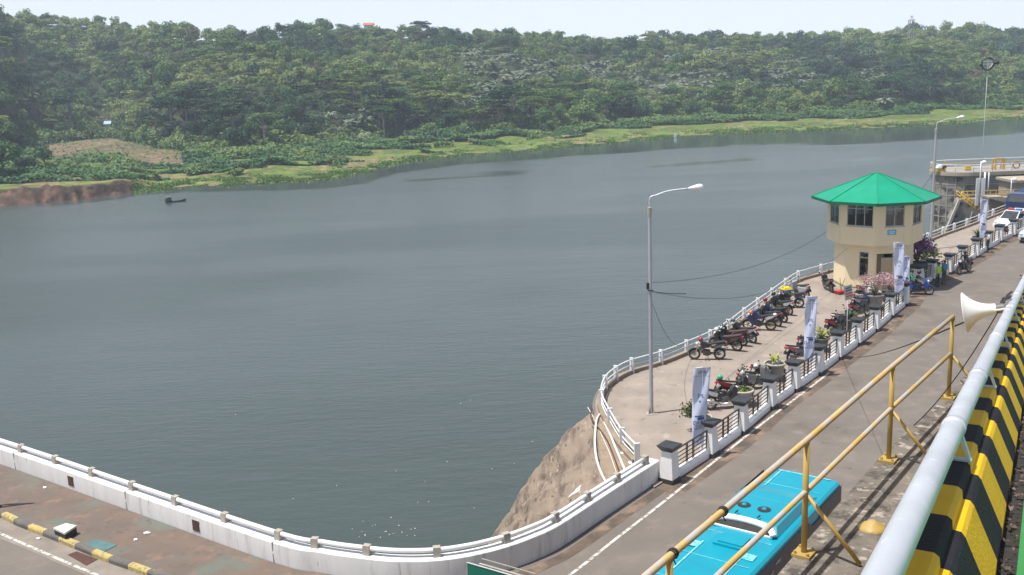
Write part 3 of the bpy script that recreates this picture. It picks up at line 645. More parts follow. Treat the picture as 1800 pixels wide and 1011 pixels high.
for x, y in [(22, 797), (219, 864.5), (478, 953.5)]:
    q = at(x, y, HW); q.z = 0; k, c, d, i = on_path(WP, q); nrm = Vector((-d.y, d.x, 0)); b = MB()
    m_ = Matrix((d, nrm, Vector((0, 0, 1)))).transposed().to_4x4(); m_.translation = c
    b.box((0, WT / 2 - .012, HW / 2), (.045, WT + .012, HW + .008), M=m_); b.build('joint_strip', MAT['joint'], par, world=True)
for x, y in [(115, 849), (340, 926)]:
    q = at(x, y, .5); q.z = 0; k, c, d, i = on_path(WP, q); nrm = Vector((-d.y, d.x, 0))
    m_ = Matrix((d, nrm, Vector((0, 0, 1)))).transposed().to_4x4(); m_.translation = c
    b = MB(); b.box((0, -.022, .50), (.36, .03, .38), M=m_); pq = b.build('plaque', MAT['bronze'], par, world=True, bevel=.006)
    b = MB(); b.box((0, -.012, .49), (.42, .02, .44), M=m_); b.build('plaque_surround', MAT['bracket'], par, world=True)
    b = MB()
    for r_ in range(4): b.box((0, -.039, .60 - r_ * .075), (.22 - .04 * (r_ % 2), .004, .022), M=m_)
    b.build('raised_lettering', M('bronze_letters', (.16, .085, .05), None, 5, .5), pq, world=True)
# rock slope and the dirt ledge above it
T = [at(x, y, .02) for x, y in [(880, 985), (960, 935), (1035, 888), (1066, 850), (1056, 805), (1049, 760), (1046, 730), (1050, 712), (1062, 700)]]
B_ = [Vector(v) for v in [(-4.6, 33, -8.8), (-4.0, 36, -8.8), (-3.5, 39, -8.8), (-3.1, 42, -8.8), (-2.6, 45, -8.8), (-2.2, 48, -8.8), (-1.7, 50.6, -8.8), (-.6, 52.6, -8.8), (3.5, 54, -8.8)]]
T_, Bp = smooth_path(T, 11), smooth_path(B_, 11); nr = 56; V = []
for j in range(nr + 1):
    for i, (a, c) in enumerate(zip(T_, Bp)):
        f = j / nr; p = a.lerp(c, f); nz = (fbm(np.array([p.x * .35]), np.array([p.z * .5 + p.y * .3]), 7)[0] - .5) * 1.3 + (fbm(np.array([p.x * 1.5]), np.array([p.z * 1.7 + p.y]), 8)[0] - .5) * .5 + (fbm(np.array([p.x * 4.5]), np.array([p.z * 4 + p.y * 2]), 18)[0] - .5) * .16
        p = p + Vector((-.55, -.1, .5)) * (nz * min(1, f * 5) * (1 - f * .2) + .5 * math.sin(math.pi * f)); V.append(p)
b = MB(); vv = [b.bm.verts.new(p) for p in V]; n_ = len(T_)
for j in range(nr):
    for i in range(n_ - 1): b.bm.faces.new([vv[j * n_ + i], vv[j * n_ + i + 1], vv[(j + 1) * n_ + i + 1], vv[(j + 1) * n_ + i]])
rock_o = b.build('rock_slope', MAT['rock'], None, True, auto=28); tag(rock_o, kind='structure')
from mathutils.bvhtree import BVHTree
_bv = BVHTree.FromPolygons([v.co.copy() for v in rock_o.data.vertices], [tuple(p.vertices) for p in rock_o.data.polygons])
def on_rock(x, y):
    d = (FD + CR * ((x - 900) / F) - CU * ((y - 505.5) / F)).normalized(); h = _bv.ray_cast(EYE, d)
    return (h[0], h[1] if h[1].dot(d) < 0 else -h[1]) if h[0] is not None else (at(x, y, -.5), Vector((0, 0, 1)))
b = MB(); inner = [at(x, y, .05) for x, y in [(905, 985), (985, 935), (1078, 884), (1124, 846), (1122, 822), (1100, 790), (1080, 752), (1066, 720), (1066, 698)]]
I_ = smooth_path(inner, 11)
for i in range(n_ - 1): b.poly([T_[i], T_[i + 1], I_[i + 1], I_[i]])
tag(b.build('dirt_ledge', MAT['dirt']), kind='structure')
# bird-streaked patch, pale foam of droppings on the slope
b = MB(); rl_ = random.Random(5); ring_ = []
q, nr_ = on_rock(1012, 864); tq = nr_.to_track_quat('Z', 'Y').to_matrix()
for a in np.linspace(0, 2 * math.pi, 40)[:-1]:
    k = .24 + .10 * math.sin(a * 3 + .6) + rl_.uniform(-.07, .07); ring_.append(q + tq @ Vector((k * .75 * math.cos(a), k * 1.25 * math.sin(a), 0)))
lo_, hi_ = [on_rock(*px(p))[0] - nr_ * .05 for p in ring_], [on_rock(*px(p))[0] + nr_ * .02 for p in ring_]
vt = [b.bm.verts.new(p) for p in hi_]; vb = [b.bm.verts.new(p) for p in lo_]; vc = b.bm.verts.new(q + nr_ * .05)
for i in range(len(vt)): b._f([vt[i], vt[(i + 1) % len(vt)], vc]); b._f([vb[i], vb[(i + 1) % len(vt)], vt[(i + 1) % len(vt)], vt[i]])
tag(b.build('lime_splash', MAT['white2']), 'white lime splash spilt on the brown rock slope beside the parapet', 'spill')
def hose(pts, r, mat, label, name='hose', cat='hose'):
    b = MB(); b.tube(smooth_path(pts, 7), r, 7); return tag(b.build(name, mat, None, True), label, cat)
hose([at(1062, 722, .1), at(1050, 735, .12), at(1046.5, 760, .1), at(1046, 785, .12), at(1050, 812, .12), at(1060, 838, .15), at(1072, 858, .2)], .055, MAT['hose'], 'thick white hose curving down along the rock edge to the parapet')
hose([at(1062, 742, .1), at(1070, 758, .12), at(1080, 782, .12), at(1090, 806, .1), at(1101, 832, .15)], .055, MAT['hose'], 'straight white pipe lying on the dirt ledge below the white railing', 'pipe', 'pipe')
hose([at(1040, 716, .1), at(1039, 735, .1), at(1052, 752, .1), at(1066, 772, .12), at(1078, 800, .12), at(1090, 834, .12)], .03, MAT['rust'], 'thin rust-brown pipe between the two white lines on the ledge', 'pipe', 'pipe')
hose([at(1033, 716, .05), at(1040, 728, .05), at(1050, 748, .05), at(1060, 770, .05), at(1073, 800, .05), at(1086, 838, .1)], .02, MAT['hose'], 'thin pale cable running down the dirt ledge beside the rust-brown pipe', 'cable', 'cable')
for k, (x, y) in enumerate([(1098, 796), (1081, 774), (1108, 813)]):
    b = MB(); b.ball(at(x, y, .06), (.2 - .05 * k, .13, .04), 4); tag(b.build('paint_splash', MAT['white2']), ['large white paint splash on the dirt ledge beside the railing posts', 'small white paint splash on the dirt ledge higher up', 'small white paint splash on the ledge close to the parapet'][k], 'paint splash')
# plaza railing over the lake
rl = thing('lakeside_railing', 'long white metal railing along the lake edge of the plaza', 'railing', RW[3])
RP = smooth_path(RW, 5)
for h, r in [(.82, .04), (.52, .033)]:
    b = MB(); b.tube([p + Vector((0, 0, h)) for p in RP], r, 8); b.build('rail', MAT['steelwhite'], rl, True, world=True)
lowp = smooth_path(RW[:6], 5); b = MB(); b.tube([p + Vector((0, 0, .30)) for p in lowp], .03, 8); b.build('rail', MAT['steelwhite'], rl, True, world=True)
for i, p in enumerate(RW):
    a = RW[max(0, i - 1)]; c = RW[min(len(RW) - 1, i + 1)]; ang = math.atan2(c.y - a.y, c.x - a.x)
    b = MB(); b.box((p.x, p.y, .46), (.10, .24, .92), ang); pb = b.build('post', MAT['steelwhite'], rl, world=True, bevel=.01)
# ------------------------------------------------------------------ balustrade: pillars and iron panels
ORD = ['first', 'second', 'third', 'fourth', 'fifth', 'sixth', 'seventh', 'eighth', 'ninth', 'tenth', 'eleventh', 'twelfth', 'thirteenth', 'fourteenth', 'fifteenth', 'sixteenth', 'seventeenth', 'eighteenth', 'nineteenth', 'twentieth']
def sqr(b, specs):
    for (h0, z0, h1, z1) in specs: b.hexa([(-h0, -h0, z0), (h0, -h0, z0), (h0, h0, z0), (-h0, h0, z0)], [(-h1, -h1, z1), (h1, -h1, z1), (h1, h1, z1), (-h1, h1, z1)])
    return b
dirs = []
for i, p in enumerate(PW):
    a, c = PW[max(0, i - 1)], PW[min(len(PW) - 1, i + 1)]
    if i == 10: c = p; 
    if i == 11: a = p
    dirs.append(math.atan2(c.y - a.y, c.x - a.x))
proto = thing('gate_pillar', 'first white pillar with black cap, touching the end of the parapet', 'pillar', PW[0], dirs[0], 'white pillars of the balustrade'); proto.name = 'balustrade_pillar'
WM['balustrade_pillar'] = Matrix.Translation(PW[0]) @ rotz(dirs[0])
b = MB(); b.hexa([(-.30, -.30, .19), (.30, -.30, .19), (.30, .30, .19), (-.30, .30, .19)], [(-.225, -.225, 1.31), (.225, -.225, 1.31), (.225, .225, 1.31), (-.225, .225, 1.31)]); b.build('shaft', MAT['white2'], proto, bevel=.008)
b = MB(); sqr(b, [(.33, 0, .315, .19)]); b.build('base', MAT['black'], proto, bevel=.01)
b = MB(); sqr(b, [(.235, 1.31, .37, 1.52)]); sqr(b, [(.37, 1.5205, .36, 1.55)]); b.build('cap', M('slate_black_cap', (.024, .026, .03), (.042, .044, .05), 3, .55), proto)
cm = child_map()
for i in range(1, len(PW)):
    o = dup(proto, PW[i], dirs[i], f'{ORD[i]} white pillar with black cap along the road, counted from the parapet', 'white pillars of the balustrade', cm)
    if i == 11: o.scale = (1.35, 1.35, 1.0); o['label'] = 'broad white pillar with black cap at the guard house gateway'
gap = {10}
panel_protos = None
for i in range(len(PW) - 1):
    if i in gap: continue
    a, c = PW[i], PW[i + 1]; L = (c - a).length; ang = math.atan2(c.y - a.y, c.x - a.x); h = L / 2 - .235
    e = thing('iron_panel', f'black iron fence panel over a white kerb between the {ORD[i]} and {ORD[i + 1]} white pillars', 'fence panel', (a + c) / 2, ang, 'iron fence panels between the pillars')
    b = MB(); b.bar((-h, 0, 1.16), (h, 0, 1.16), .07, .035)
    for z in (.45, .62, .79, .96): b.bar((-h, 0, z), (h, 0, z), .025, .03)
    for f in (-.97, -.36, -.24, .36, .24, .97) if True else (): b.bar((h * f * .62 if abs(f) < .9 else h * f, .0, .35), (h * f * .62 if abs(f) < .9 else h * f, .0, 1.145), .032, .032, Vector((0, 1, 0)))
    b.build('grille', MAT['blackm'], e)
    b = MB(); prof = [(-.17, .0), (-.17, .20), (-.12, .28), (0, .31), (.12, .28), (.17, .20), (.17, .0)]
    b.sweep([(-L / 2 + .30, 0, .02), (L / 2 - .30, 0, .02)], prof); b.build('plinth', MAT['white2'], e)
# ------------------------------------------------------------------ upper deck: ledge, yellow railing, striped barrier, pipe, horn
ZL = HC - 4.45
LEDGE = [(1180, 1230), (1366, 1011), (1480, 879), (1559, 790), (1653, 706), (1716, 638), (1790, 566), (1900, 470)]
LE = [at(x, y, ZL) for x, y in LEDGE]
poly = LE + [at(2500, 560, ZL), at(2500, 1400, ZL)]
b = MB(); tp = [Vector((p.x, p.y, ZL)) for p in poly]
from mathutils.geometry import tessellate_polygon
for t in tessellate_polygon([tp]): b.poly([tp[k] for k in t])
for p, q in zip(tp, tp[1:]): b.poly([p, q, q - Vector((0, 0, .5)), p - Vector((0, 0, .5))])
tag(b.build('concrete_ledge', M('ledge_concrete', (.185, .163, .137), (.12, .106, .09), 2.2, .92, bump=.55, bscale=22, wear=[((.075, .066, .057), 6.0, .50, .62), ((.34, .305, .26), 8.0, .56, .66), ((.08, .075, .068), 1.3, .62, .74)])), kind='structure')
b = MB()
for p, q in zip(LE[:-1], LE[1:]):
    ins = lambda v: Vector((v.x + .35, v.y - .35, 0))
    b.hexa([ins(p), ins(q), ins(q) + Vector((.5, -.5, 0)), ins(p) + Vector((.5, -.5, 0))], [ins(p) + Vector((0, 0, ZL - .5)), ins(q) + Vector((0, 0, ZL - .5)), ins(q) + Vector((.5, -.5, ZL - .5)), ins(p) + Vector((.5, -.5, ZL - .5))])
tag(b.build('retaining_wall', MAT['concrete']), 'concrete retaining wall carrying the upper ledge beside the road', 'retaining wall')
YP = M('yellow_tube_paint', (.43, .30, .085), (.37, .26, .075), 3, .5, bump=.15, bscale=50, wear=[((.40, .30, .12), 7, .58, .68), ((.25, .17, .08), 16, .66, .74)])
YW = M('chalky_yellow_tube', (.54, .42, .20), (.49, .345, .11), 5, .6, bump=.2, bscale=50, wear=[((.42, .41, .40), 8, .47, .57), ((.50, .36, .13), 4, .6, .72)], stretch=(.35, .35, .35))
posts = [at(1413, 975, ZL), at(1562, 810, ZL), at(1667, 700, ZL)]; st = (posts[2] - posts[0]) / 2
allp = [posts[0] - st * 2, posts[0] - st] + posts
HP = 1.12
yr = thing('yellow_railing', 'yellow tube railing with chalky worn paint on the concrete ledge', 'railing', posts[1])
top = [p + Vector((0, 0, HP)) for p in allp]; mid = [p + Vector((0, 0, HP * .555)) for p in allp]
b = MB(); b.tube(top, .028, 10); b.build('top_rail', YW, yr, True, world=True)
b = MB(); b.tube(mid, .025, 10); b.build('mid_rail', YW, yr, True, world=True)
dn = st.normalized(); sd = Vector((dn.y, -dn.x, 0))
for k, p in enumerate(allp):
    b = MB(); b.tube([p, p + Vector((0, 0, HP - .02))], .027, 10); po = b.build('post', YP, yr, True, world=True)
    m_ = Matrix((dn, sd, Vector((0, 0, 1)))).transposed().to_4x4(); m_.translation = p
    b = MB(); b.box((0, 0, .015), (.19, .17, .028), M=m_)
    for sx in (-1, 1):
        for sy in (-1, 1): b.tube([m_ @ Vector((sx * .07, sy * .06, .02)), m_ @ Vector((sx * .07, sy * .06, .055))], .013, 6)
    b.build('base_plate', YP, po, world=True)
    b = MB(); b.tube([p + Vector((0, 0, HP * .545)), p + sd * .50 + dn * .05 + Vector((0, 0, .02))], .021, 8); b.build('brace', YP, yr, True, world=True)
# wire ties on the rail
for k, (t, lab) in enumerate([(.33, 'black wire tie wound round the yellow top rail'), (.02, 'black wire tie on the yellow rail above its post')]):
    p = top[1].lerp(top[2], t); b = MB()
    for j in range(3): b.tube([p + dn * (.02 * j - .02) + (sd * math.cos(a) + Vector((0, 0, 1)) * math.sin(a)) * (.033 + .004 * (j % 2)) for a in np.linspace(0, 6.28, 14)], .006, 5)
    b.tube([p + Vector((0, 0, -.035)), p + Vector((.02, -.01, -.08))], .005, 5); tag(b.build('wire_tie', MAT['rubber'], None, True), lab, 'wire tie')
p = at(1534, 928, ZL); b = MB(); b.lathe([(.14, -.005), (.135, .012), (.10, .03), (.055, .055), (.02, .078), (0, .082)], 18, Matrix.Translation(p))
for v in b.bm.verts: v.co += Vector((random.uniform(-.006, .006), random.uniform(-.006, .006), random.uniform(-.004, .004)))
o = b.build('cement_mound', YP, None, True); tag(o, 'small yellow-painted cement mound on the concrete ledge', 'cement mound')
# barrier frame: axis along the descending pipe
V0 = at_dir = (FD + CR * ((1850 - 900) / F) - CU * ((390 - 505.5) / F)).normalized()
o0 = EYE + (FD + CR * ((1557 - 900) / F) - CU * ((1000 - 505.5) / F)) * 2.5
hr = Vector((V0.y, -V0.x, 0)).normalized(); vz = hr.cross(V0).normalized()
def BP(s, p, z): return o0 + V0 * s + hr * p + Vector((0, 0, z))
BY = M('barrier_yellow', (.80, .47, .004), (.74, .42, .004), 5, .6, spec=.25, bump=.35, bscale=60, wear=[((.5, .3, .02), 7, .66, .76)])
BB = M('barrier_black', (.012, .012, .016), (.02, .02, .026), 6, .75, spec=.2, bump=.35, bscale=60, wear=[((.07, .07, .08), 14, .7, .78)])
bar = thing('traffic_barrier', 'concrete barrier painted in yellow and black stripes with a pipe on top', 'barrier', BP(0, 0, 0))
prof = [(-.062, -2.6), (-.062, -.145), (-.05, -.128), (.062, -.128), (.078, -.14), (.082, -.175), (.108, -.178), (.122, -.195), (.212, -.40), (.212, -.7)]
b = MB(); per = .43
for k in range(-6, 60):
    b.mi = k % 2; s0 = .156 + k * per; A = [b.bm.verts.new(BP(s0, p, z)) for p, z in prof]; B2 = [b.bm.verts.new(BP(s0 + per, p, z)) for p, z in prof]
    for j in range(len(prof) - 1): b._f([A[j], A[j + 1], B2[j + 1], B2[j]])
b.build('barrier_wall', [BY, BB], bar, world=True)
b = MB(); b.tube([BP(s, 0, 0) for s in np.arange(-1.6, 24, .8)], .045, 16); b.build('pipe_rail', MAT['galv'], bar, True, world=True)
for s in (1.95, 3.5, 5.6, 7.9, 10.4):
    b = MB(); b.tube([BP(s - .035, 0, 0), BP(s + .035, 0, 0)], .0495, 16); b.build('pipe_collar', MAT['galv'], bar, True, world=True)
for s in (1.9, 4.0, 6.2, 8.6, 11):
    b = MB(); b.hexa([BP(s - .03, .072, -.132), BP(s + .03, .072, -.132), BP(s + .03, .080, -.126), BP(s - .03, .080, -.126)], [BP(s - .02, .030, -.03), BP(s + .02, .030, -.03), BP(s + .02, .042, -.018), BP(s - .02, .042, -.018)])
    b.hexa([BP(s - .03, -.045, -.127), BP(s + .03, -.045, -.127), BP(s + .03, .08, -.127), BP(s - .03, .08, -.127)], [BP(s - .03, -.045, -.119), BP(s + .03, -.045, -.119), BP(s + .03, .08, -.119), BP(s - .03, .08, -.119)])
    b.build('pipe_bracket', MAT['galv'], bar, world=True)
# green walkway on this side of the barrier with its leafy gutter
b = MB()
for s in np.arange(-3, 22, 1.0): b.poly([BP(s, .28, -.42), BP(s + 1, .28, -.42), BP(s + 1, 3.2, -.42), BP(s, 3.2, -.42)])
tag(b.build('walkway', M('green_floor_paint', (.035, .24, .055), (.03, .19, .045), 3, .6)), kind='structure')
b = MB()
for s in np.arange(-3, 22, 1.0): b.poly([BP(s, .12, -.46), BP(s + 1, .12, -.46), BP(s + 1, .285, -.46), BP(s, .285, -.46)])
tag(b.build('walkway_gutter', M('gutter_grit', (.045, .04, .036), (.02, .018, .017), 30, .9, bump=.8, bscale=60)), kind='structure')
Q = np.array([BP(random.uniform(-1, 9), random.uniform(.2, .27), -.45 + random.uniform(0, .02)) for _ in range(500)]); rq = np.random.default_rng(4)
lf = quads(Q, rq.normal(size=(500, 3)) * .5 + np.array([0, 0, 1]), .012, rq); tag(mesh_np('leaf_litter', lf.reshape(-1, 3), np.arange(2000).reshape(-1, 4), BROWN, attrs={'tint': np.repeat(rq.uniform(0, 1, 500), 4)}), 'dry leaves in the gutter by the green walkway', 'leaf litter', kind='stuff')
# horn loudspeaker on the pipe
HP0 = ray_at_depth(1768, 536, BP(8.0, 0, 0).y)
hs = 8.35; base = BP(hs, -.05, .02); tip = ray_at_depth(1697, 549, base.y + .16); ax = (tip - base).normalized()
hm = ax.to_track_quat('Z', 'Y').to_matrix().to_4x4(); hm.translation = base
k_ = (tip - base).length
hn = thing('horn_loudspeaker', 'white horn loudspeaker clamped to the galvanised pipe above the road', 'loudspeaker', base)
HWT = M('horn_white', (.80, .80, .78), (.74, .74, .72), 3, .35)
b = MB(); pr = []
for i in range(15):
    f = i / 14; pr.append((.052 + .135 * f ** 2.6 + .012 * f, k_ * (.22 + .78 * f)))
inner = [(max(.01, r - .008), z - .004) for r, z in reversed(pr)]
b.lathe([(0, k_ * .22)] + pr + [(pr[-1][0] + .008, pr[-1][1] + .004), (pr[-1][0], pr[-1][1] + .012)] + inner + [(0, k_ * .25)], 32, hm); b.build('bell', HWT, hn, True, world=True, auto=45)
b = MB(); b.lathe([(0, .0), (.045, .0), (.048, .02), (.048, k_ * .19), (.04, k_ * .215), (0, k_ * .215)], 18, hm); b.build('driver', M('driver_grey', (.10, .10, .10), (.2, .19, .18), 6, .5), hn, True, world=True, auto=40)
b = MB(); b.bar(hm @ Vector((.055, 0, k_ * .26)), hm @ Vector((.04, .0, -.06)), .05, .012); b.bar(hm @ Vector((-.055, 0, k_ * .26)), hm @ Vector((-.04, .0, -.06)), .05, .012); b.bar(hm @ Vector((-.05, 0, -.05)), hm @ Vector((.05, 0, -.05)), .05, .02); b.tube([hm @ Vector((-.07, 0, k_ * .24)), hm @ Vector((.07, 0, k_ * .24))], .012, 8)
b.build('mounting_bracket', HWT, hn, world=True)
b = MB(); b.tube(smooth_path([hm @ Vector((0, .04, .02)), BP(hs + .4, -.09, .06), BP(hs + .9, -.03, .07), BP(hs + 1.3, -.08, .05), BP(hs + 1.9, -.05, .06)], 6), .012, 6); b.tube(smooth_path([hm @ Vector((0, .05, .0)), BP(hs + .3, -.06, .10), BP(hs + .8, -.10, .05), BP(hs + 1.2, -.04, .06)], 6), .01, 6)
b.build('lead', MAT['rubber'], hn, True, world=True)
# ------------------------------------------------------------------ the bus
BR, ZR = 3.4, 3.42
c0, c1, c2, c3 = at(1346, 820, ZR), at(1474, 848, ZR), at(1157, 987, ZR), at(1322, 1006, ZR)
wv = (c1 - c0); lv = (c2 - c0).normalized() + (c3 - c1).normalized(); lv.z = 0; lv.normalize(); W_ = 2.44; print('BUS', wv.length, (c3 - c2).length, lv, (c2 - c0).normalized(), (c3 - c1).normalized())
nx = Vector((lv.y, -lv.x, 0))
if nx.dot(wv) < 0: nx = -nx
ctr0 = (c0 + c1) / 2; ctr0.z = 0
fx = lv; fy = Vector((-fx.y, fx.x, 0))
bus = thing('bus', 'turquoise coach with dark side windows driving along the road', 'bus', ctr0, math.atan2(fx.y, fx.x))
TQ = M('bus_turquoise', (.0, .27, .37), (.0, .29, .40), 1.5, .36, coat=.25, wear=[((.01, .235, .33), 1.2, .5, .8), ((.06, .33, .43), 9, .66, .78)])
NV = M('bus_dark_side', (.012, .014, .024), (.018, .02, .03), 2, .3, spec=.3); GLS = M('dark_glass', (.010, .011, .016), (.016, .018, .022), 3, .16, spec=.4)
SEAL = M('roof_sealant', (.28, .52, .58), (.16, .46, .55), 6, .7, wear=[((.0, .40, .56), 9, .52, .6)])
L = 11.2; hw = W_ / 2
b = MB(); b.sweep([(0, 0, 0), (.05, 0, 0), (L - .4, 0, 0), (L, 0, 0)], [(-hw, .32), (-hw, 1.0), (-hw, 3.26), (-hw + .02, 3.36), (-hw + .09, 3.42), (-hw * .4, 3.45), (hw * .4, 3.45), (hw - .26, 3.40), (hw - .06, 3.24), (hw, 2.95), (hw, 1.0), (hw, .32)]); body = b.build('body', TQ, bus)
for sgn, nm in ((1, 'side_panel'), (-1, 'side_panel')):
    b = MB(); y0 = sgn * (hw + .004); pts = [(-.02, .75), (L - 1.0, .75), (L - .3, 1.3), (L - 1.2, 3.28), (2.9, 3.28), (2.5, 3.02), (1.9, 3.02), (1.75, 3.30), (-.02, 3.30)] if sgn < 0 or True else []
    A = [b.bm.verts.new((x, y0, z)) for x, z in pts]; C = [b.bm.verts.new((x, y0 + sgn * .03, z)) for x, z in pts]
    b._f(C)
    for i in range(len(pts)): b._f([A[i], A[(i + 1) % len(pts)], C[(i + 1) % len(pts)], C[i]])
    sp = b.build(nm, NV, bus)
    for k in range(6):
        b = MB(); x0 = .5 + k * 1.55; b.box((x0 + .72, y0 + sgn * .034, 2.1), (1.42, .012, 1.0)); b.build('window', GLS, sp, bevel=.004)
b = MB(); b.box((-.03, 0, 2.45), (.05, 2.1, 1.1)); b.build('rear_window', GLS, bus)
b = MB(); b.box((-.05, 0, .6), (.14, 2.4, .4)); b.build('bumper', NV, bus, bevel=.02)
for sgn in (-1, 1):
    b = MB(); b.box((-.04, sgn * 1.08, 1.3), (.06, .16, .7)); b.build('tail_lamp', M('tail_red', (.45, .02, .02), None, 4, .3), bus, bevel=.01)
for x in (2.6, L - 2.4):
    for sgn in (-1, 1):
        b = MB(); b.lathe([(.0, -.14), (.32, -.14), (.48, -.12), (.5, 0), (.48, .12), (.32, .14), (0, .14)], 20, Matrix.Translation((x, sgn * (hw - .12), .5)) @ Matrix.Rotation(math.pi / 2, 4, 'X')); wh = b.build('wheel', MAT['rubber'], bus, True, auto=40)
        b = MB(); b.lathe([(0, -.16), (.28, -.155), (.28, .155), (0, .16)], 16, Matrix.Translation((x, sgn * (hw - .12), .5)) @ Matrix.Rotation(math.pi / 2, 4, 'X')); b.build('rim', MAT['galv'], wh)
# roof: seams, air-conditioning pod with white intake and two fans, hatch
for q_, d_ in [((.78, y, 3.452), (1.36, .05, .008)) for y in (-.62, .62)] + [((7.4, y, 3.452), (3.3, .05, .008)) for y in (-.62, .62)] + [((.06, 0, 3.452), (.06, 1.9, .008)), ((9.1, 0, 3.452), (.06, 1.9, .008)), ((6.0, -.8, 3.452), (.35, .3, .007)), ((6.0, .8, 3.452), (.35, .3, .007))] + [((x_, 0, 3.4525), (.018, 2.05, .004)) for x_ in (1.2, 5.05, 6.55, 8.0)]:
    b = MB(); b.box(q_, d_); b.build('roof_seam', SEAL, bus)
def pod(b, x0, x1, h, y, z0=3.44, front=.5, back=.7, yi=.10):
    b.hexa([(x0, -y, z0), (x1, -y, z0), (x1, y, z0), (x0, y, z0)], [(x0 + back, -y + yi, z0 + h), (x1 - front, -y + yi, z0 + h), (x1 - front, y - yi, z0 + h), (x0 + back, y - yi, z0 + h)])
b = MB(); pod(b, 1.45, 4.58, .22, 1.0, back=.9, front=.2); ac = b.build('air_conditioner', TQ, bus, bevel=.035)
b = MB(); pod(b, 2.75, 4.42, .055, .78, 3.662, .1, .22, .06); b.build('pod_lid', TQ, ac, bevel=.015)
for y in (-.36, .24):
    b = MB(); b.lathe([(.19, 0), (.19, .012), (.07, .03), (.06, .012), (.0, .012)], 22, Matrix.Translation((3.62, y, 3.717))); b.build('fan', MAT['blackm'], ac)
    b = MB(); b.lathe([(.075, .02), (.06, .04), (0, .045)], 14, Matrix.Translation((3.62, y, 3.72))); b.build('fan_hub', TQ, ac)
WI = M('intake_white', (.80, .82, .83), (.72, .74, .76), 6, .4)
b = MB(); b.tube(smooth_path([(4.66, -.92, 3.50), (4.56, -.80, 3.61), (4.46, -.5, 3.66), (4.42, 0, 3.67), (4.46, .5, 3.66), (4.56, .80, 3.61), (4.66, .92, 3.50)], 6), .095, 10); b.build('intake_hood', WI, ac, True)
b = MB(); b.hexa([(4.46, -.74, 3.46), (4.68, -.80, 3.46), (4.68, .80, 3.46), (4.46, .74, 3.46)], [(4.46, -.62, 3.62), (4.56, -.66, 3.60), (4.56, .66, 3.60), (4.46, .62, 3.62)]); b.build('intake_mouth', MAT['rubber'], ac)
b = MB(); b.box((4.69, 0, 3.47), (.05, 1.8, .045)); b.build('intake_sill', WI, ac, bevel=.01)
for y in (-.3, .35):
    b = MB(); b.bar((4.2, y, 3.80), (4.38, y, 3.80), .03, .03); b.build('hinge', MAT['rubber'], ac)
b = MB(); b.box((5.45, .1, 3.48), (.72, .85, .07)); ht = b.build('roof_hatch', TQ, bus, bevel=.02)
b = MB(); b.box((5.42, .12, 3.53), (.58, .70, .05)); b.build('hatch_lid', TQ, ht, bevel=.015)
def text_mesh(name, s, size, mat, parent, Mx, depth=.004, align='CENTER', sx=1.0):
    c = bpy.data.curves.new(name, 'FONT'); c.body = s; c.size = size; c.align_x = align; c.align_y = 'CENTER'; c.extrude = depth
    o = bpy.data.objects.new(name, c); col.objects.link(o); bpy.context.view_layer.update()
    me = bpy.data.meshes.new_from_object(o.evaluated_get(bpy.context.evaluated_depsgraph_get())); bpy.data.objects.remove(o); bpy.data.curves.remove(c)
    me.transform(Mx @ Matrix.Diagonal((sx, 1, 1, 1))); me.materials.clear(); me.materials.append(mat); me.name = name
    return link(bpy.data.objects.new(name, me), parent)
SIL = M('silver_letters', (.55, .56, .58), None, 4, .4)
side = 1 if (Matrix.Rotation(math.atan2(fx.y, fx.x), 3, 'Z') @ Vector((0, 1, 0))).dot(nx) > 0 else -1
def side_M(x, z, s_=side): return Matrix.Translation((x, s_ * (hw + .055), z)) @ Matrix.Rotation(math.pi if s_ > 0 else 0, 4, 'Z') @ Matrix.Rotation(math.pi / 2, 4, 'X')
text_mesh('lettering', 'LUXURY', .36, SIL, bus, side_M(6.2, 2.85)); text_mesh('lettering', 'e-bus', .16, SIL, bus, side_M(5.2, 3.12)); 
b = MB(); b.ball((7.4, side * (hw + .05), 3.05), (.05, .03, .05), 5); b.build('side_lamp', WI, bus)
# green road sign seen over the parapet
s0, s1 = at(822, 989, 2.2), at(905, 1013, 2.2); dv = (s1 - s0).normalized(); sg = thing('road_sign', 'green road sign board below the parapet with its top edge in view', 'road sign', (s0.x, s0.y, 0))
nf = Vector((dv.y, -dv.x, 0)); m_ = Matrix((dv, nf, Vector((0, 0, 1)))).transposed().to_4x4(); m_.translation = s0
b = MB(); b.box((1.0, 0, -.55), (2.0, .04, 1.1), M=m_); b.build('board', M('sign_green', (.0, .15, .10), (.0, .13, .09), 3, .45), sg, world=True)
b = MB(); b.bar(m_ @ Vector((0, .02, .012)), m_ @ Vector((2.0, .02, .012)), .03, .02); b.bar(m_ @ Vector((-.012, .02, .01)), m_ @ Vector((-.012, .02, -1.1)), .02, .03); b.build('frame', M('sign_edge', (.62, .66, .64), None, 4, .5), sg, world=True)
b = MB(); b.bar(m_ @ Vector((.35, -.10, .0)), m_ @ Vector((2.0, -.10, .0)), .06, .05); b.bar(m_ @ Vector((.25, -.36, .02)), m_ @ Vector((2.1, -.36, .02)), .03, .03); b.build('rear_rail', MAT['bracket'], sg, world=True)
for k in (.5, 1.5):
    b = MB(); p = m_ @ Vector((k, -.2, 0)); b.tube([(p.x, p.y, 0), (p.x, p.y, s0.z - .05)], .045, 8); b.build('post', MAT['galv'], sg, True, world=True)
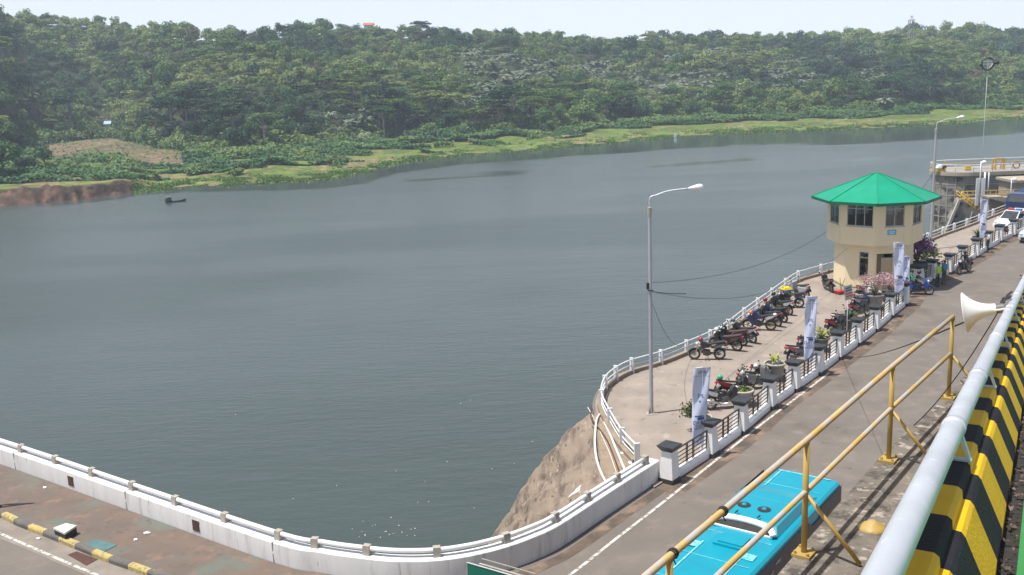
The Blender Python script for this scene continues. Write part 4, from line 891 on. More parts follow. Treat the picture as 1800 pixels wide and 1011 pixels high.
# ------------------------------------------------------------------ guard house
CRM = M('cream_wall', (.86, .72, .47), (.82, .68, .44), .9, .7, bump=.08, bscale=30, wear=[((.68, .53, .32), 1.2, .6, .8), ((.48, .38, .24), 3.0, .66, .8)], stretch=(1.6, 1.6, .28))
RFG = M('roof_green', (.0, .265, .15), (.005, .30, .175), 1.2, .42, wear=[((.02, .22, .13), 2.2, .62, .75)]); RFD = M('roof_trim_green', (.0, .12, .05), (.0, .10, .045), 3, .5)
FRM = M('window_frame', (.50, .47, .44), (.42, .38, .36), 4, .5); DOORM = M('door_paint', (.50, .42, .22), (.45, .37, .19), 2, .6); DARK = M('dark_interior', (.05, .045, .04), (.035, .03, .03), 2, .8)
GP = bpy.data.materials.new('window_glass'); GP.use_nodes = True; n = GP.node_tree; L = n.links.new
tr_, gl_, mx_ = n.nodes.new('ShaderNodeBsdfTransparent'), n.nodes.new('ShaderNodeBsdfGlossy'), n.nodes.new('ShaderNodeMixShader'); tr_.inputs[0].default_value = (.62, .68, .70, 1); gl_.inputs['Roughness'].default_value = .03; mx_.inputs[0].default_value = .12
L(tr_.outputs[0], mx_.inputs[1]); L(gl_.outputs[0], mx_.inputs[2]); L(mx_.outputs[0], n.nodes['Material Output'].inputs[0])
TC = at(1533, 497); ang0 = math.atan2(-TC.x, TC.y) - math.pi / 2 + R(2)       # one corner of the octagon turned to the eye
RL, RU, RR = 2.72, 3.28, 4.40; Z1, Z2, Z3 = 3.25, 6.35, 8.12
gh = thing('guard_house', 'octagonal cream guard house with a green pyramid roof and a wider glazed upper floor', 'guard house', TC, ang0)
def oc(r, k, z): a = k * math.pi / 4; return Vector((r * math.cos(a), r * math.sin(a), z))
def face_wall(b, A, B, z0, z1, ops, th=.16):
    d = (B - A); Lf = d.length; d.normalize(); nin = Vector((-d.y, d.x, 0))
    us = sorted({0, Lf} | {o[0] for o in ops} | {o[1] for o in ops}); vs = sorted({z0, z1} | {o[2] for o in ops} | {o[3] for o in ops})
    P = lambda u, z, t: Vector((A.x + d.x * u + nin.x * t, A.y + d.y * u + nin.y * t, z))
    for u0, u1 in zip(us, us[1:]):
        for v0, v1 in zip(vs, vs[1:]):
            if any(o[0] <= u0 + 1e-6 and u1 <= o[1] + 1e-6 and o[2] <= v0 + 1e-6 and v1 <= o[3] + 1e-6 for o in ops): continue
            b.poly([P(u0, v0, 0), P(u1, v0, 0), P(u1, v1, 0), P(u0, v1, 0)]); b.poly([P(u0, v0, th), P(u0, v1, th), P(u1, v1, th), P(u1, v0, th)])
    for u0, u1, v0, v1 in ops:
        for a_, c_ in (((u0, v0), (u1, v0)), ((u1, v0), (u1, v1)), ((u1, v1), (u0, v1)), ((u0, v1), (u0, v0))): b.poly([P(a_[0], a_[1], 0), P(c_[0], c_[1], 0), P(c_[0], c_[1], th), P(a_[0], a_[1], th)])
    return P, Lf
def window(P, u0, u1, v0, v1, parent, cols, transom=.78, name='window'):
    b = MB(); t = .05; f = .055
    def bx(a, c, e, g, o=.0): b.hexa([P(a, e, t - o), P(c, e, t - o), P(c, e, t + .06), P(a, e, t + .06)], [P(a, g, t - o), P(c, g, t - o), P(c, g, t + .06), P(a, g, t + .06)])
    bx(u0, u0 + f, v0, v1); bx(u1 - f, u1, v0, v1); bx(u0 + f, u1 - f, v0, v0 + f); bx(u0 + f, u1 - f, v1 - f, v1)
    vt = v0 + (v1 - v0) * transom; bx(u0 + f, u1 - f, vt - f / 2, vt + f / 2, .004)
    for k in range(1, cols): u = lerp(u0, u1, k / cols); bx(u - f / 2, u + f / 2, v0 + f, v1 - f, .002)
    w_ = b.build(name, FRM, parent)
    b = MB(); b.hexa([P(u0 + .02, v0 + .02, t + .025), P(u1 - .02, v0 + .02, t + .025), P(u1 - .02, v0 + .02, t + .035), P(u0 + .02, v0 + .02, t + .035)], [P(u0 + .02, v1 - .02, t + .025), P(u1 - .02, v1 - .02, t + .025), P(u1 - .02, v1 - .02, t + .035), P(u0 + .02, v1 - .02, t + .035)]); b.build('pane', GP, w_)
    b = MB(); b.hexa([P(u0 - .06, v0 - .06, -.05), P(u1 + .06, v0 - .06, -.05), P(u1 + .06, v0 - .06, -.001), P(u0 - .06, v0 - .06, -.001)], [P(u0 - .06, v0, -.05), P(u1 + .06, v0, -.05), P(u1 + .06, v0, -.001), P(u0 - .06, v0, -.001)]); b.build('sill', FRM, w_)
bU, bL = MB(), MB(); wins = []
LfU = (oc(RU, 0, 0) - oc(RU, 1, 0)).length; LfL = (oc(RL, 0, 0) - oc(RL, 1, 0)).length
# faces run k -> k+1 counter-clockwise; the corner k = 0 looks at the eye, face 0 lies to its right-hand side as seen, face 7 to its left
for k in range(8):
    cols = {0: 2, 1: 2, 7: 3, 6: 2}.get(k, 3); u0, u1 = {7: (.42, 2.28), 0: (.66, 2.02), 1: (.4, 2.1), 6: (.5, 2.1)}.get(k, (.35, 2.16))
    P, Lf = face_wall(bU, oc(RU, k, 0), oc(RU, k + 1, 0), Z1, Z2, [(u0, u1, 4.62, 6.28)]); wins.append((P, u0, u1, 4.62, 6.28, cols, .74))
    ops = []
    if k == 7: ops = [(.98, 1.66, .95, 2.72)]
    if k == 0: ops = [(.16, 1.36, .02, 2.62)]
    P2, _ = face_wall(bL, oc(RL, k, 0), oc(RL, k + 1, 0), 0.0, Z1 + .02, ops)
    if k == 7: wins.append((P2, .98, 1.66, .95, 2.72, 1, .76))
    if k == 0: PD = P2
bL.build('lower_wall', CRM, gh); uw = bU.build('upper_wall', CRM, gh)
for w_ in wins: window(w_[0], w_[1], w_[2], w_[3], w_[4], gh, w_[5], w_[6])
b = MB(); ring = lambda r, z: [oc(r, k, z) for k in range(8)]
b.hexa(ring(RU - .002, Z1), ring(RU - .17, Z1 + .12)); b.build('floor_slab', CRM, gh)
b = MB(); b.hexa(ring(RL - .17, .02), ring(RL - .17, .05)); b.hexa(ring(RU - .17, 6.37), ring(RU - .17, 6.42)); b.hexa(ring(.9, .06), ring(.85, 3.2)); b.build('interior', DARK, gh)
b = MB(); b.box((1.4, .6, 3.75), (.7, 1.4, .75)); b.box((-.6, -1.5, 3.7), (1.4, .6, .7)); b.box((.2, 1.7, 4.3), (.5, .4, 1.9)); b.build('desk', DARK, gh)
b = MB(); b.hexa([PD(.18, .03, .10), PD(.70, .03, .10), PD(.70, .03, .14), PD(.18, .03, .14)], [PD(.18, 2.55, .10), PD(.70, 2.55, .10), PD(.70, 2.55, .14), PD(.18, 2.55, .14)]); b.build('doorway_lining', M('door_recess', (.20, .15, .075), None, 3, .8), gh)
b = MB(); b.hexa([PD(.55, .03, .05), PD(1.34, .03, .05), PD(1.34, .03, .09), PD(.55, .03, .09)], [PD(.55, 2.3, .05), PD(1.34, 2.3, .05), PD(1.34, 2.3, .09), PD(.55, 2.3, .09)]); dr = b.build('door', DOORM, gh)
b = MB(); 
for a_, c_ in ((.53, .60), (1.29, 1.36)): b.hexa([PD(a_, .02, .03), PD(c_, .02, .03), PD(c_, .02, .1), PD(a_, .02, .1)], [PD(a_, 2.32, .03), PD(c_, 2.32, .03), PD(c_, 2.32, .1), PD(a_, 2.32, .1)])
b.hexa([PD(.6, 2.26, .03), PD(1.29, 2.26, .03), PD(1.29, 2.26, .1), PD(.6, 2.26, .1)], [PD(.6, 2.32, .03), PD(1.29, 2.32, .03), PD(1.29, 2.32, .1), PD(.6, 2.32, .1)]); b.build('door_frame', FRM, dr)
b = MB(); p = PD(1.24, 1.05, .03); b.ball(p, .035, 5); b.build('handle', MAT['galv'], dr)
b = MB(); b.sweep([oc(RL + .03, k, 0) for k in range(9)], [(0, .0), (0, .16), (.09, .14), (.10, 0)]); b.build('plinth', M('plinth_green', (.12, .20, .06), (.16, .17, .08), 3, .8), gh)
b = MB(); ap = Vector((0, 0, Z3))
for k in range(8): b.poly([oc(RR, k, Z2 + .06), oc(RR, k + 1, Z2 + .06), ap])
b.poly(ring(RR - .02, Z2 + .0)); rf = b.build('roof', RFG, gh)
b = MB(); b.sweep([oc(RR - .01, k % 8, 0) for k in range(9)], [(-.01, Z2 - .13), (-.01, Z2 + .065), (.05, Z2 + .065), (.05, Z2 - .13)]); b.build('fascia', RFD, rf)
b = MB()
for k in range(8): b.bar(oc(RR, k, Z2 + .075), Vector((0, 0, Z3 + .015)), .10, .05)
b.build('hip_ridge', RFD if False else M('hip_green', (.0, .24, .12), (.0, .28, .14), 3, .5), rf)
b = MB(); P0, P1 = oc(RU, 0, 0), oc(RU, 1, 0); d = (P1 - P0).normalized(); nn_ = Vector((d.y, -d.x, 0)); c = P0 + d * 1.14 + Vector((0, 0, 4.22)) + nn_ * .02; m_ = Matrix((d, -nn_, Vector((0, 0, 1)))).transposed().to_4x4(); m_.translation = c
b.box((0, 0, 0), (.62, .03, .36), M=m_); sgn_ = b.build('name_plate', M('plate_blue', (.10, .42, .62), (.12, .46, .66), 3, .5), uw)
b = MB(); b.box((0, -.018, .04), (.42, .006, .05), M=m_); b.box((0, -.018, -.07), (.34, .006, .05), M=m_); b.build('lettering', MAT['white2'], sgn_)
# ------------------------------------------------------------------ street lamps and mast
LAMPM = M('lamp_glass_white', (.82, .83, .83), None, 3, .25); CONC_P = M('pole_grey', (.42, .42, .44), (.34, .34, .36), 3, .6, stretch=(3, 3, .4))
def street_lamp(base, ytop, yarm, tipx, tipy, label, rpole=.095, foot=True):
    b0 = Vector(base); e = thing('street_lamp', label, 'street lamp', b0); zt = z_over(b0, ytop)
    b = MB(); b.tube([(0, 0, 0), (0, 0, zt * .55), (0, 0, zt)], [rpole, rpole * .92, rpole * .8], 12); b.build('pole', CONC_P, e, True, auto=40)
    b = MB(); b.lathe([(0, zt - .32), (rpole * 1.12, zt - .32), (rpole * 1.12, zt + .02), (0, zt + .04)], 12); b.build('collar', MAT['bracket'], e)
    tip = ray_at_depth(tipx, tipy, b0.y - .1) - b0
    pts = smooth_path([(0, 0, zt - .1), (.02, 0, zt + .45), (tip.x * .16, 0, lerp(zt, tip.z, .66)), (tip.x * .42, 0, lerp(zt, tip.z, .84)), (tip.x * .86, tip.y * .8, tip.z - .04)], 6)
    b = MB(); b.tube(pts, .032, 8); b.build('arm', MAT['galv'], e, True)
    d = Vector((tip.x * .86, tip.y * .8, tip.z - .04)) - Vector((tip.x * .42, 0, lerp(zt, tip.z, .84))); d.normalize(); hmx = d.to_track_quat('Z', 'Y').to_matrix().to_4x4(); hmx.translation = Vector((tip.x * .84, tip.y * .8, tip.z - .05))
    b = MB(); b.lathe([(0, 0), (.05, .0), (.075, .12), (.12, .32), (.145, .48), (.12, .60), (.06, .66), (0, .67)], 14, hmx); b.build('lamp_head', LAMPM, e, True)
    if foot:
        b = MB(); b.hexa([(-.24, -.24, 0), (.24, -.24, 0), (.24, .24, 0), (-.24, .24, 0)], [(-.24, -.24, .03), (.24, -.24, .03), (.24, .24, .03), (-.24, .24, .03)])
        for a in range(4): q = a * math.pi / 2 + .785; b.hexa([(.22 * math.cos(q), .22 * math.sin(q), .03), (.2 * math.cos(q) - .02, .2 * math.sin(q) + .02, .03), (.09 * math.cos(q) - .02, .09 * math.sin(q) + .02, .03), (.09 * math.cos(q), .09 * math.sin(q), .03)], [(.10 * math.cos(q), .10 * math.sin(q), .4), (.10 * math.cos(q) - .02, .10 * math.sin(q) + .02, .4), (.09 * math.cos(q) - .02, .09 * math.sin(q) + .02, .4), (.09 * math.cos(q), .09 * math.sin(q), .4)])
        b.build('base_plate', MAT['bracket'], e)
    return e
LB = at(1145, 727, .06); sl1 = street_lamp(LB, 368, 0, 1223, 329, 'tall grey street lamp with curved arm standing on the open plaza')
b = MB(); b.box((-.1, 0, z_over(LB, 505)), (.14, .14, .3)); b.box((.0, -.1, z_over(LB, 512)), (.26, .05, .04)); b.build('cable_clamp', MAT['rubber'], sl1)
LB2 = at(1635, 438, .06); sl2 = street_lamp(LB2, 228, 0, 1687, 206, 'tall grey street lamp beside the purple bougainvillea behind the guard house', .115)
# ------------------------------------------------------------------ banners on the pillars
CL = M('banner_cloth', (.60, .64, .78), (.52, .57, .76), 1.4, .7, wear=[((.70, .71, .78), 1.1, .58, .8)]); INK = M('banner_ink', (.03, .07, .22), (.05, .10, .28), 5, .7); INKB = M('banner_blue_patch', (.04, .16, .32), (.05, .20, .38), 4, .7); YEL = M('banner_yellow', (.65, .50, .03), None, 4, .6)
def banner(base, top, bot, w_top, w_bot, label, twist=.35, fold=0, grp=None):
    base = Vector(base); zt, zb = z_over(base, top[1]), z_over(base, bot[1]); pt, pb = ray_at_depth(top[0], top[1], base.y), ray_at_depth(bot[0], bot[1], base.y)
    e = thing('banner', label, 'banner', base, 0, 'advertising banners along the balustrade'); fwd = Vector((base.x, base.y, 0)).normalized(); rt_ = Vector((fwd.y, -fwd.x, 0))
    def pos(u, v):     # u across -1..1, v down 0..1
        c = pt.lerp(pb, v); w_ = lerp(w_top, w_bot, v) / 2; ben = .05 * math.sin(v * 5 + u * 1.6) + .04 * math.sin(u * 3 + v * 9); tw = twist * v * v
        return c + rt_ * (u * w_ * math.cos(tw)) + fwd * (ben + u * w_ * math.sin(tw))
    nu, nv = 8, 28; b = MB(); G = [[b.bm.verts.new(pos(-1 + 2 * i / nu, j / nv)) for i in range(nu + 1)] for j in range(nv + 1)]; G2 = [[b.bm.verts.new(pos(-1 + 2 * i / nu, j / nv) + fwd * .008) for i in range(nu + 1)] for j in range(nv + 1)]
    for j in range(nv):
        for i in range(nu): b._f([G[j][i], G[j][i + 1], G[j + 1][i + 1], G[j + 1][i]]); b._f([G2[j][i], G2[j + 1][i], G2[j + 1][i + 1], G2[j][i + 1]])
    for j in range(nv): b._f([G[j][0], G[j + 1][0], G2[j + 1][0], G2[j][0]]); b._f([G[j][nu], G2[j][nu], G2[j + 1][nu], G[j + 1][nu]])
    cl = b.build('cloth', CL, e, True, world=True)
    H = (pt - pb).length
    def ink(us, vs, mat, name):
        b = MB(); k = 6
        for i in range(k):
            for a_ in range(len(vs) - 1):
                u0, u1 = lerp(us[0], us[1], i / k), lerp(us[0], us[1], (i + 1) / k); b.poly([pos(u0, vs[a_]) - fwd * .006, pos(u1, vs[a_]) - fwd * .006, pos(u1, vs[a_ + 1]) - fwd * .006, pos(u0, vs[a_ + 1]) - fwd * .006])
        return b.build(name, mat, cl, world=True)
    def word(s, v, size, mat, name='lettering', u=0.0):
        c = bpy.data.curves.new('t', 'FONT'); c.body = s; c.size = size; c.align_x = 'CENTER'; c.align_y = 'CENTER'; o = bpy.data.objects.new('t', c); col.objects.link(o); bpy.context.view_layer.update()
        me = bpy.data.meshes.new_from_object(o.evaluated_get(bpy.context.evaluated_depsgraph_get())); bpy.data.objects.remove(o); bpy.data.curves.remove(c)
        W = WM[e.name].inverted()
        for q in me.vertices:
            x, y = q.co.x, q.co.y; vv = v - y / H; q.co = W @ (pos(u + x / (lerp(w_top, w_bot, vv) / 2), vv) - fwd * .008)
        me.materials.clear(); me.materials.append(mat); me.name = name; return link(bpy.data.objects.new(name, me), cl)
    word('PJB', .06, .20, INK, u=.18); ink((-.42, -.2), (.04, .08), YEL, 'emblem'); word('PT PEMBANGKITAN JAWA-BALI', .105, .052, INK)
    word('JPL', .36, .22, INK, u=.1); word('e', .43, .2, INK); ink((-.6, .6), (.615, .63), INK, 'rule'); ink((-.2, .72), (.635, .67), INK, 'title_bar'); word('DATA', .705, .22, INK, u=.1); word('SAFER', .78, .17, INK, u=.05); word('WATER', .745, .11, INK, u=.05)
    # serrated blue corner
    b = MB(); K = 9
    for i in range(K):
        v0, v1 = lerp(.84, .995, i / K), lerp(.84, .995, (i + 1) / K); ua, ub = .95 - 1.1 * (i / K) ** .8, .95 - 1.1 * ((i + 1) / K) ** .8
        b.poly([pos(max(-.9, ua), v0) - fwd * .007, pos(.97, v0) - fwd * .007, pos(.97, v1) - fwd * .007, pos(max(-.9, ub), v1) - fwd * .007]); b.poly([pos(max(-.95, ua - .14), (v0 + v1) / 2) - fwd * .0075, pos(ua + .05, v0) - fwd * .0075, pos(ub + .05, v1) - fwd * .0075])
    b.build('corner_print', INKB, cl, world=True)
    b = MB(); q = pos(0, 0) + fwd * .05; b.tube([(base.x + fwd.x * .05, base.y + fwd.y * .05, 0), q + Vector((0, 0, .05))], .022, 8); b.tube([pos(-1.05, -.004) + fwd * .02, pos(1.05, -.004) + fwd * .02], .016, 8); b.build('pole', MAT['galv'], e, True, world=True)
    return e
def bpt(i, fwd_=-.42): q = PW[i].copy(); d = Vector((q.x, q.y, 0)).normalized(); return q + d * fwd_
banner(at(1236, 803), (1234, 647), (1226, 782), .70, .58, 'pale blue advertising banner with a twisted lower end beside the second white pillar', .9)
banner(at(1426, 664), (1426.5, 522), (1421, 636), .60, .50, 'pale blue advertising banner standing in front of the yellow-leaved potted plant', .5)
banner(at(1586, 540), (1580, 427), (1581, 520), .66, .60, 'wide pale advertising banner hanging before the guard house door', .3)
banner(at(1600, 523), (1594, 451), (1593, 510), .42, .40, 'narrow blue advertising banner half hidden behind the wide pale banner', .3)
banner(at(1733, 440), (1730, 351), (1727, 418), .60, .46, 'pale blue advertising banner beside the person in a white shirt', .4)
# ------------------------------------------------------------------ potted plants
POTM = M('pot_concrete', (.30, .29, .27), (.18, .175, .165), 2.5, .9, bump=.3, wear=[((.45, .43, .39), 5, .62, .72)]); RIMM = M('pot_rim', (.50, .47, .38), (.36, .34, .27), 3, .85); POTD = M('pot_dark', (.12, .13, .13), (.08, .085, .085), 3, .8); SOIL = M('pot_soil', (.07, .05, .035), None, 5, .95); MOSS = M('pot_grass', (.09, .16, .03), (.13, .19, .045), 9, .9, bump=.8)
AGAVE = leaf_mat('agave_leaf', [(0, (.10, .17, .03)), (.5, (.30, .36, .06)), (1, (.55, .55, .14))], .45, .2); PINK = leaf_mat('pink_blossom', [(0, (.26, .12, .12)), (.5, (.52, .27, .32)), (1, (.70, .52, .54))], .7, .3); PURP = leaf_mat('purple_blossom', [(0, (.10, .03, .12)), (.5, (.28, .10, .32)), (1, (.50, .28, .52))], .7, .3); SHRUB = leaf_mat('shrub_leaf', [(0, (.03, .06, .015)), (.5, (.09, .14, .03)), (1, (.24, .26, .06))], .5, .2)
def pot(P, label, cat='potted plant', r=.5, h=.72, mat=None, fill=None):
    e = thing('potted_plant', label, cat, P, random.uniform(0, 6)); b = MB(); b.lathe([(0, 0), (r * .62, 0), (r * .66, .06), (r * .86, h * .8), (r * .90, h * .9), (r * .84, h * .9), (r * .8, h * .7), (0, h * .68)], 24); po = b.build('pot', mat or POTM, e, True, auto=40)
    b = MB(); b.lathe([(r * .88, h * .88), (r * 1.0, h * .90), (r * 1.02, h * .97), (r * .98, h), (r * .84, h), (r * .82, h * .9)], 24); b.build('pot_rim', RIMM if mat is None else mat, po, True, auto=40)
    b = MB(); b.lathe([(r * .86, h * .93), (r * .4, h * .95), (0, h * .96)], 20); b.build('soil', fill or SOIL, po, True); return e, h
def blades(e, z0, n_, ln, wd, mat, el=(.5, 1.4), seed=1, name='leaves', droop=.5):
    rg = np.random.default_rng(seed); Q, T = [], []
    for i in range(n_):
        a = i * 2.4 + rg.uniform(-.3, .3); e0 = rg.uniform(*el); L_ = ln * rg.uniform(.7, 1.15); p = np.array([0, 0, z0]); d = np.array([math.cos(a), math.sin(a), 0]); sd = np.array([-d[1], d[0], 0]); tn = rg.uniform(0, 1)
        ws = [.6, 1, .85, .5, .04]
        for k in range(4):
            q = p + (d * math.cos(e0) + np.array([0, 0, math.sin(e0)])) * L_ / 4; Q.append([p - sd * wd * ws[k], p + sd * wd * ws[k], q + sd * wd * ws[k + 1], q - sd * wd * ws[k + 1]]); T.append(tn); p = q; e0 -= droop * rg.uniform(.15, .5)
    Q = np.array(Q); return mesh_np(name, Q.reshape(-1, 3), np.arange(len(Q) * 4).reshape(-1, 4), mat, attrs={'tint': np.repeat(T, 4)}, parent=e)
def blossom(e, c, rad, n_, size, mat, seed, name):
    rg = np.random.default_rng(seed); p = sph(n_, rg, -.6); cc = np.array(c) + p * np.array(rad) * rg.uniform(.35, 1.08, (n_, 1)) + rg.normal(size=(n_, 3)) * .06; q = quads(cc, p + rg.normal(size=(n_, 3)) * .7, size, rg)
    T = np.clip(fbm(cc[:, 0] * 3, cc[:, 1] * 3 + cc[:, 2] * 3, seed) + rg.normal(size=n_) * .2, 0, 1); return mesh_np(name, q.reshape(-1, 3), np.arange(n_ * 4).reshape(-1, 4), mat, attrs={'tint': np.repeat(T, 4)}, parent=e)
def twigs(e, c, rad, n_, z0, mat, seed, r=.018, name='stem'):
    rg = np.random.default_rng(seed); b = MB()
    for i in range(n_):
        p = sph(1, rg, -.1)[0] * np.array(rad) * .85 + np.array(c); b.tube([(0, 0, z0), tuple(np.array([p[0] * .3, p[1] * .3, lerp(z0, p[2], .5)])), tuple(p)], [r * 1.5, r, r * .4], 5)
    return b.build(name, mat, e, True)
e, h = pot(at(1234, 759, .06), 'grey pot of spiky yellow-green shrub half hidden behind the twisted banner', r=.46); blossom(e, (-.35, .1, h + .25), (.55, .4, .42), 420, .07, SHRUB, 3, 'foliage'); twigs(e, (-.3, .1, h + .2), (.5, .4, .4), 9, h * .9, BARK, 2)
e, h = pot(at(1305, 712, .06), 'large grey pot filled with grass and one thin sapling', r=.54, h=.80, fill=MOSS); b = MB()
for dx, dz, k in ((-.42, .78, 0), (-.1, 1.0, 1), (.12, .95, 2), (-.28, .62, 3)): b.tube(smooth_path([(0, 0, h * .9), (dx * .4, .02, h + dz * .5), (dx, .05 * k, h + dz)], 4), [.014] * 9, 5)
b.build('stem', BARK, e, True); blossom(e, (-.12, .05, h + .92), (.42, .2, .12), 34, .06, SHRUB, 8, 'leaves'); blossom(e, (0, 0, h * .97), (.44, .44, .05), 260, .05, SHRUB, 9, 'grass')['kind'] = 'stuff'
e, h = pot(at(1362, 668, .06), 'large stained grey pot with a yellow-green agave rosette', r=.55, h=.95); blades(e, h * .95, 26, .62, .05, AGAVE, (.35, 1.45), 4)
e, h = pot(at(1442, 617, .06), 'dark grey pot of bright yellow spiky leaves beside the standing banner', r=.5, h=.8, mat=POTD); blades(e, h * .95, 34, .85, .05, AGAVE, (.3, 1.4), 5)
e, h = pot(at(1494, 580, .06), 'wide dark pot of yellow-green strap leaves below the small signboard', r=.6, h=.75, mat=POTD); blades(e, h * .95, 44, .72, .055, SHRUB, (.25, 1.3), 6); blades(e, h * .95, 12, .6, .05, AGAVE, (.4, 1.3), 7, 'pale_leaves')
e, h = pot(at(1537, 543, .06), 'large grey pot with a spreading pale pink bougainvillea', r=.62, h=1.0, mat=POTM); twigs(e, (0, 0, h + .7), (1.2, .9, .7), 26, h * .9, PALEBARK, 11, .02); blossom(e, (-.05, 0, h + .78), (1.55, 1.1, .55), 900, .05, PINK, 12, 'blossom'); blossom(e, (0, 0, h + .6), (1.2, .9, .5), 160, .06, SHRUB, 13, 'leaves')
e, h = pot(at(1562, 531, .06), 'dark pot with a smaller pink bougainvillea next to the gateway pillar', r=.55, h=.9, mat=POTD); twigs(e, (0, 0, h + .5), (.9, .7, .6), 14, h * .9, PALEBARK, 14, .018); blossom(e, (0, 0, h + .65), (1.0, .8, .45), 520, .05, PINK, 15, 'blossom')
e, h = pot(at(1611, 484, .06), 'dark pot with an upright purple bougainvillea beside the guard house', r=.75, h=1.0, mat=POTD); twigs(e, (0, 0, h + 1.1), (1.3, 1.0, .9), 24, h * .9, BARK, 16, .03); blossom(e, (.1, 0, h + 1.25), (1.55, 1.2, .85), 1300, .075, PURP, 17, 'blossom'); blossom(e, (.1, 0, h + .4), (.9, .7, .35), 260, .08, SHRUB, 18, 'leaves')
e, h = pot(at(1633, 474, .06), 'dark pot with a low round green shrub behind the officer in the yellow vest', r=.55, h=.8, mat=POTD); blossom(e, (0, 0, h + .45), (.85, .7, .5), 420, .09, SHRUB, 19, 'foliage')
e, h = pot(at(1718, 430, .06), 'pot with a tall narrow spiky green plant beside the far banner', r=.45, h=.7, mat=POTD); blades(e, h * .95, 30, 1.0, .05, SHRUB, (.6, 1.5), 20)
# signboard, bin, red tool
p = at(1488, 598, .06); zb = z_over(p, 528); sb = thing('signboard', 'small tilted grey signboard with red lines on a thin post', 'signboard', p, .35)
b = MB(); b.tube([(0, 0, 0), (0, 0, zb + .2)], .025, 8); b.build('post', MAT['galv'], sb, True)
tl = Matrix.Translation((0, -.03, zb + .42)) @ Matrix.Rotation(-.18, 4, 'Y'); b = MB(); b.box((0, 0, 0), (.56, .03, .86), M=tl); bd = b.build('board', M('sign_grey', (.48, .46, .42), (.4, .38, .35), 5, .7), sb)
for z, w_, mt in ((.26, .34, INK), (.12, .42, INK), (-.06, .44, M('sign_red', (.5, .06, .05), None, 5, .6)), (-.22, .40, bpy.data.materials['sign_red'])):
    b = MB(); b.box((0, -.018, z), (w_, .006, .07), M=tl); b.build('lettering', mt, bd)
p = at(1381, 530, .06); tb = thing('trash_bin', 'blue trash bin with a yellow lid among the parked motorcycles', 'trash bin', p, .3)
b = MB(); b.hexa([(-.2, -.2, .0), (.2, -.2, .0), (.2, .2, .0), (-.2, .2, .0)], [(-.27, -.27, .86), (.27, -.27, .86), (.27, .27, .86), (-.27, .27, .86)]); b.build('body', M('bin_blue', (.01, .07, .34), (.01, .06, .30), 3, .5), tb, bevel=.02)
b = MB(); b.hexa([(-.31, -.31, .86), (.31, -.31, .86), (.31, .31, .86), (-.31, .31, .86)], [(-.24, -.24, 1.02), (.24, -.24, 1.02), (.24, .24, 1.02), (-.24, .24, 1.02)]); b.build('lid', M('bin_yellow', (.75, .58, .02), None, 3, .5), tb, bevel=.03)
p = at(1477, 517, .06); b = MB(); b.hexa([(-.3, -.18, 0), (.3, -.18, 0), (.3, .18, 0), (-.3, .18, 0)], [(-.38, -.24, .26), (.38, -.24, .26), (.38, .24, .26), (-.38, .24, .26)])
rd = thing('red_tub', 'red plastic tub with two thin sticks at the foot of the guard house', 'tub', p, .5); b.build('tub', M('red_plastic', (.55, .03, .03), None, 4, .45), rd, bevel=.02)
for a, c in (((.1, 0, .1), (.02, .1, 1.15)), ((.0, .05, .1), (.42, .0, 1.1))): b = MB(); b.tube([a, c], .02, 6); b.build('stick', BARK, rd, True)
# ------------------------------------------------------------------ motorcycles
def paint(name, c, rough=.3): return M(name, c, tuple(k * .85 for k in c), 4, rough, coat=.3)
PT = {'black': paint('bike_black', (.018, .018, .021)), 'navy': paint('bike_navy', (.02, .035, .11)), 'red': paint('bike_red', (.30, .018, .022)), 'white': paint('bike_white', (.70, .70, .71)), 'silver': paint('bike_silver', (.45, .46, .48)), 'blue': paint('bike_blue', (.02, .09, .45)), 'brown': paint('bike_brown', (.09, .05, .04)), 'grey': paint('bike_grey', (.16, .16, .17)), 'pink': paint('bike_pink', (.42, .10, .13)), 'orange': paint('bike_orange', (.7, .2, .04)), 'green': paint('bike_green', (.03, .4, .18))}
SEATM = M('seat_vinyl', (.022, .021, .022), (.035, .033, .032), 6, .6); SEATB = M('seat_brown', (.07, .035, .032), (.09, .05, .045), 6, .6); ENG = M('engine_grey', (.12, .115, .11), (.06, .058, .055), 9, .5, metal=.3); CHR = M('chrome', (.66, .67, .68), None, 4, .22, metal=.8); TAIL = M('tail_lamp_red', (.5, .02, .02), None, 4, .25); HEADL = M('headlamp_clear', (.7, .72, .74), None, 4, .1); ALLOY = M('alloy_rim', (.38, .36, .33), (.3, .28, .25), 5, .4, metal=.4); GOLD = M('gold_rim', (.42, .33, .18), None, 5, .4, metal=.4)
RY = Matrix.Rotation(math.pi / 2, 4, 'X')
def wheel(e, x, r=.295, w=.05, rim=ALLOY, spokes=5, y=0.0):
    T_ = Matrix.Translation((x, y, r)) @ RY
    b = MB(); b.lathe([(r - .085, -w * .55), (r - .03, -w), (r, -w * .45), (r, w * .45), (r - .03, w), (r - .085, w * .55), (r - .085, -w * .55)], 22, T_); ty = b.build('wheel', MAT['rubber'], e, True)
    b = MB(); b.lathe([(r - .105, -w * .5), (r - .08, -w * .62), (r - .08, w * .62), (r - .105, w * .5), (r - .105, -w * .5)], 22, T_); b.lathe([(0, -.06), (.055, -.06), (.055, .06), (0, .06)], 12, T_)
    for k in range(spokes):
        a = 2 * math.pi * k / spokes; c_, s_ = math.cos(a), math.sin(a); b.bar((x + .03 * c_, y, r + .03 * s_), (x + (r - .09) * c_, y, r + (r - .09) * s_), .035 if spokes < 8 else .01, .03, Vector((0, 1, 0)))
    b.build('rim', rim, ty)
def arc(cx, cz, r, a0, a1, n=9): return [(cx + r * math.cos(lerp(a0, a1, k / n)), cz + r * math.sin(lerp(a0, a1, k / n))) for k in range(n + 1)]
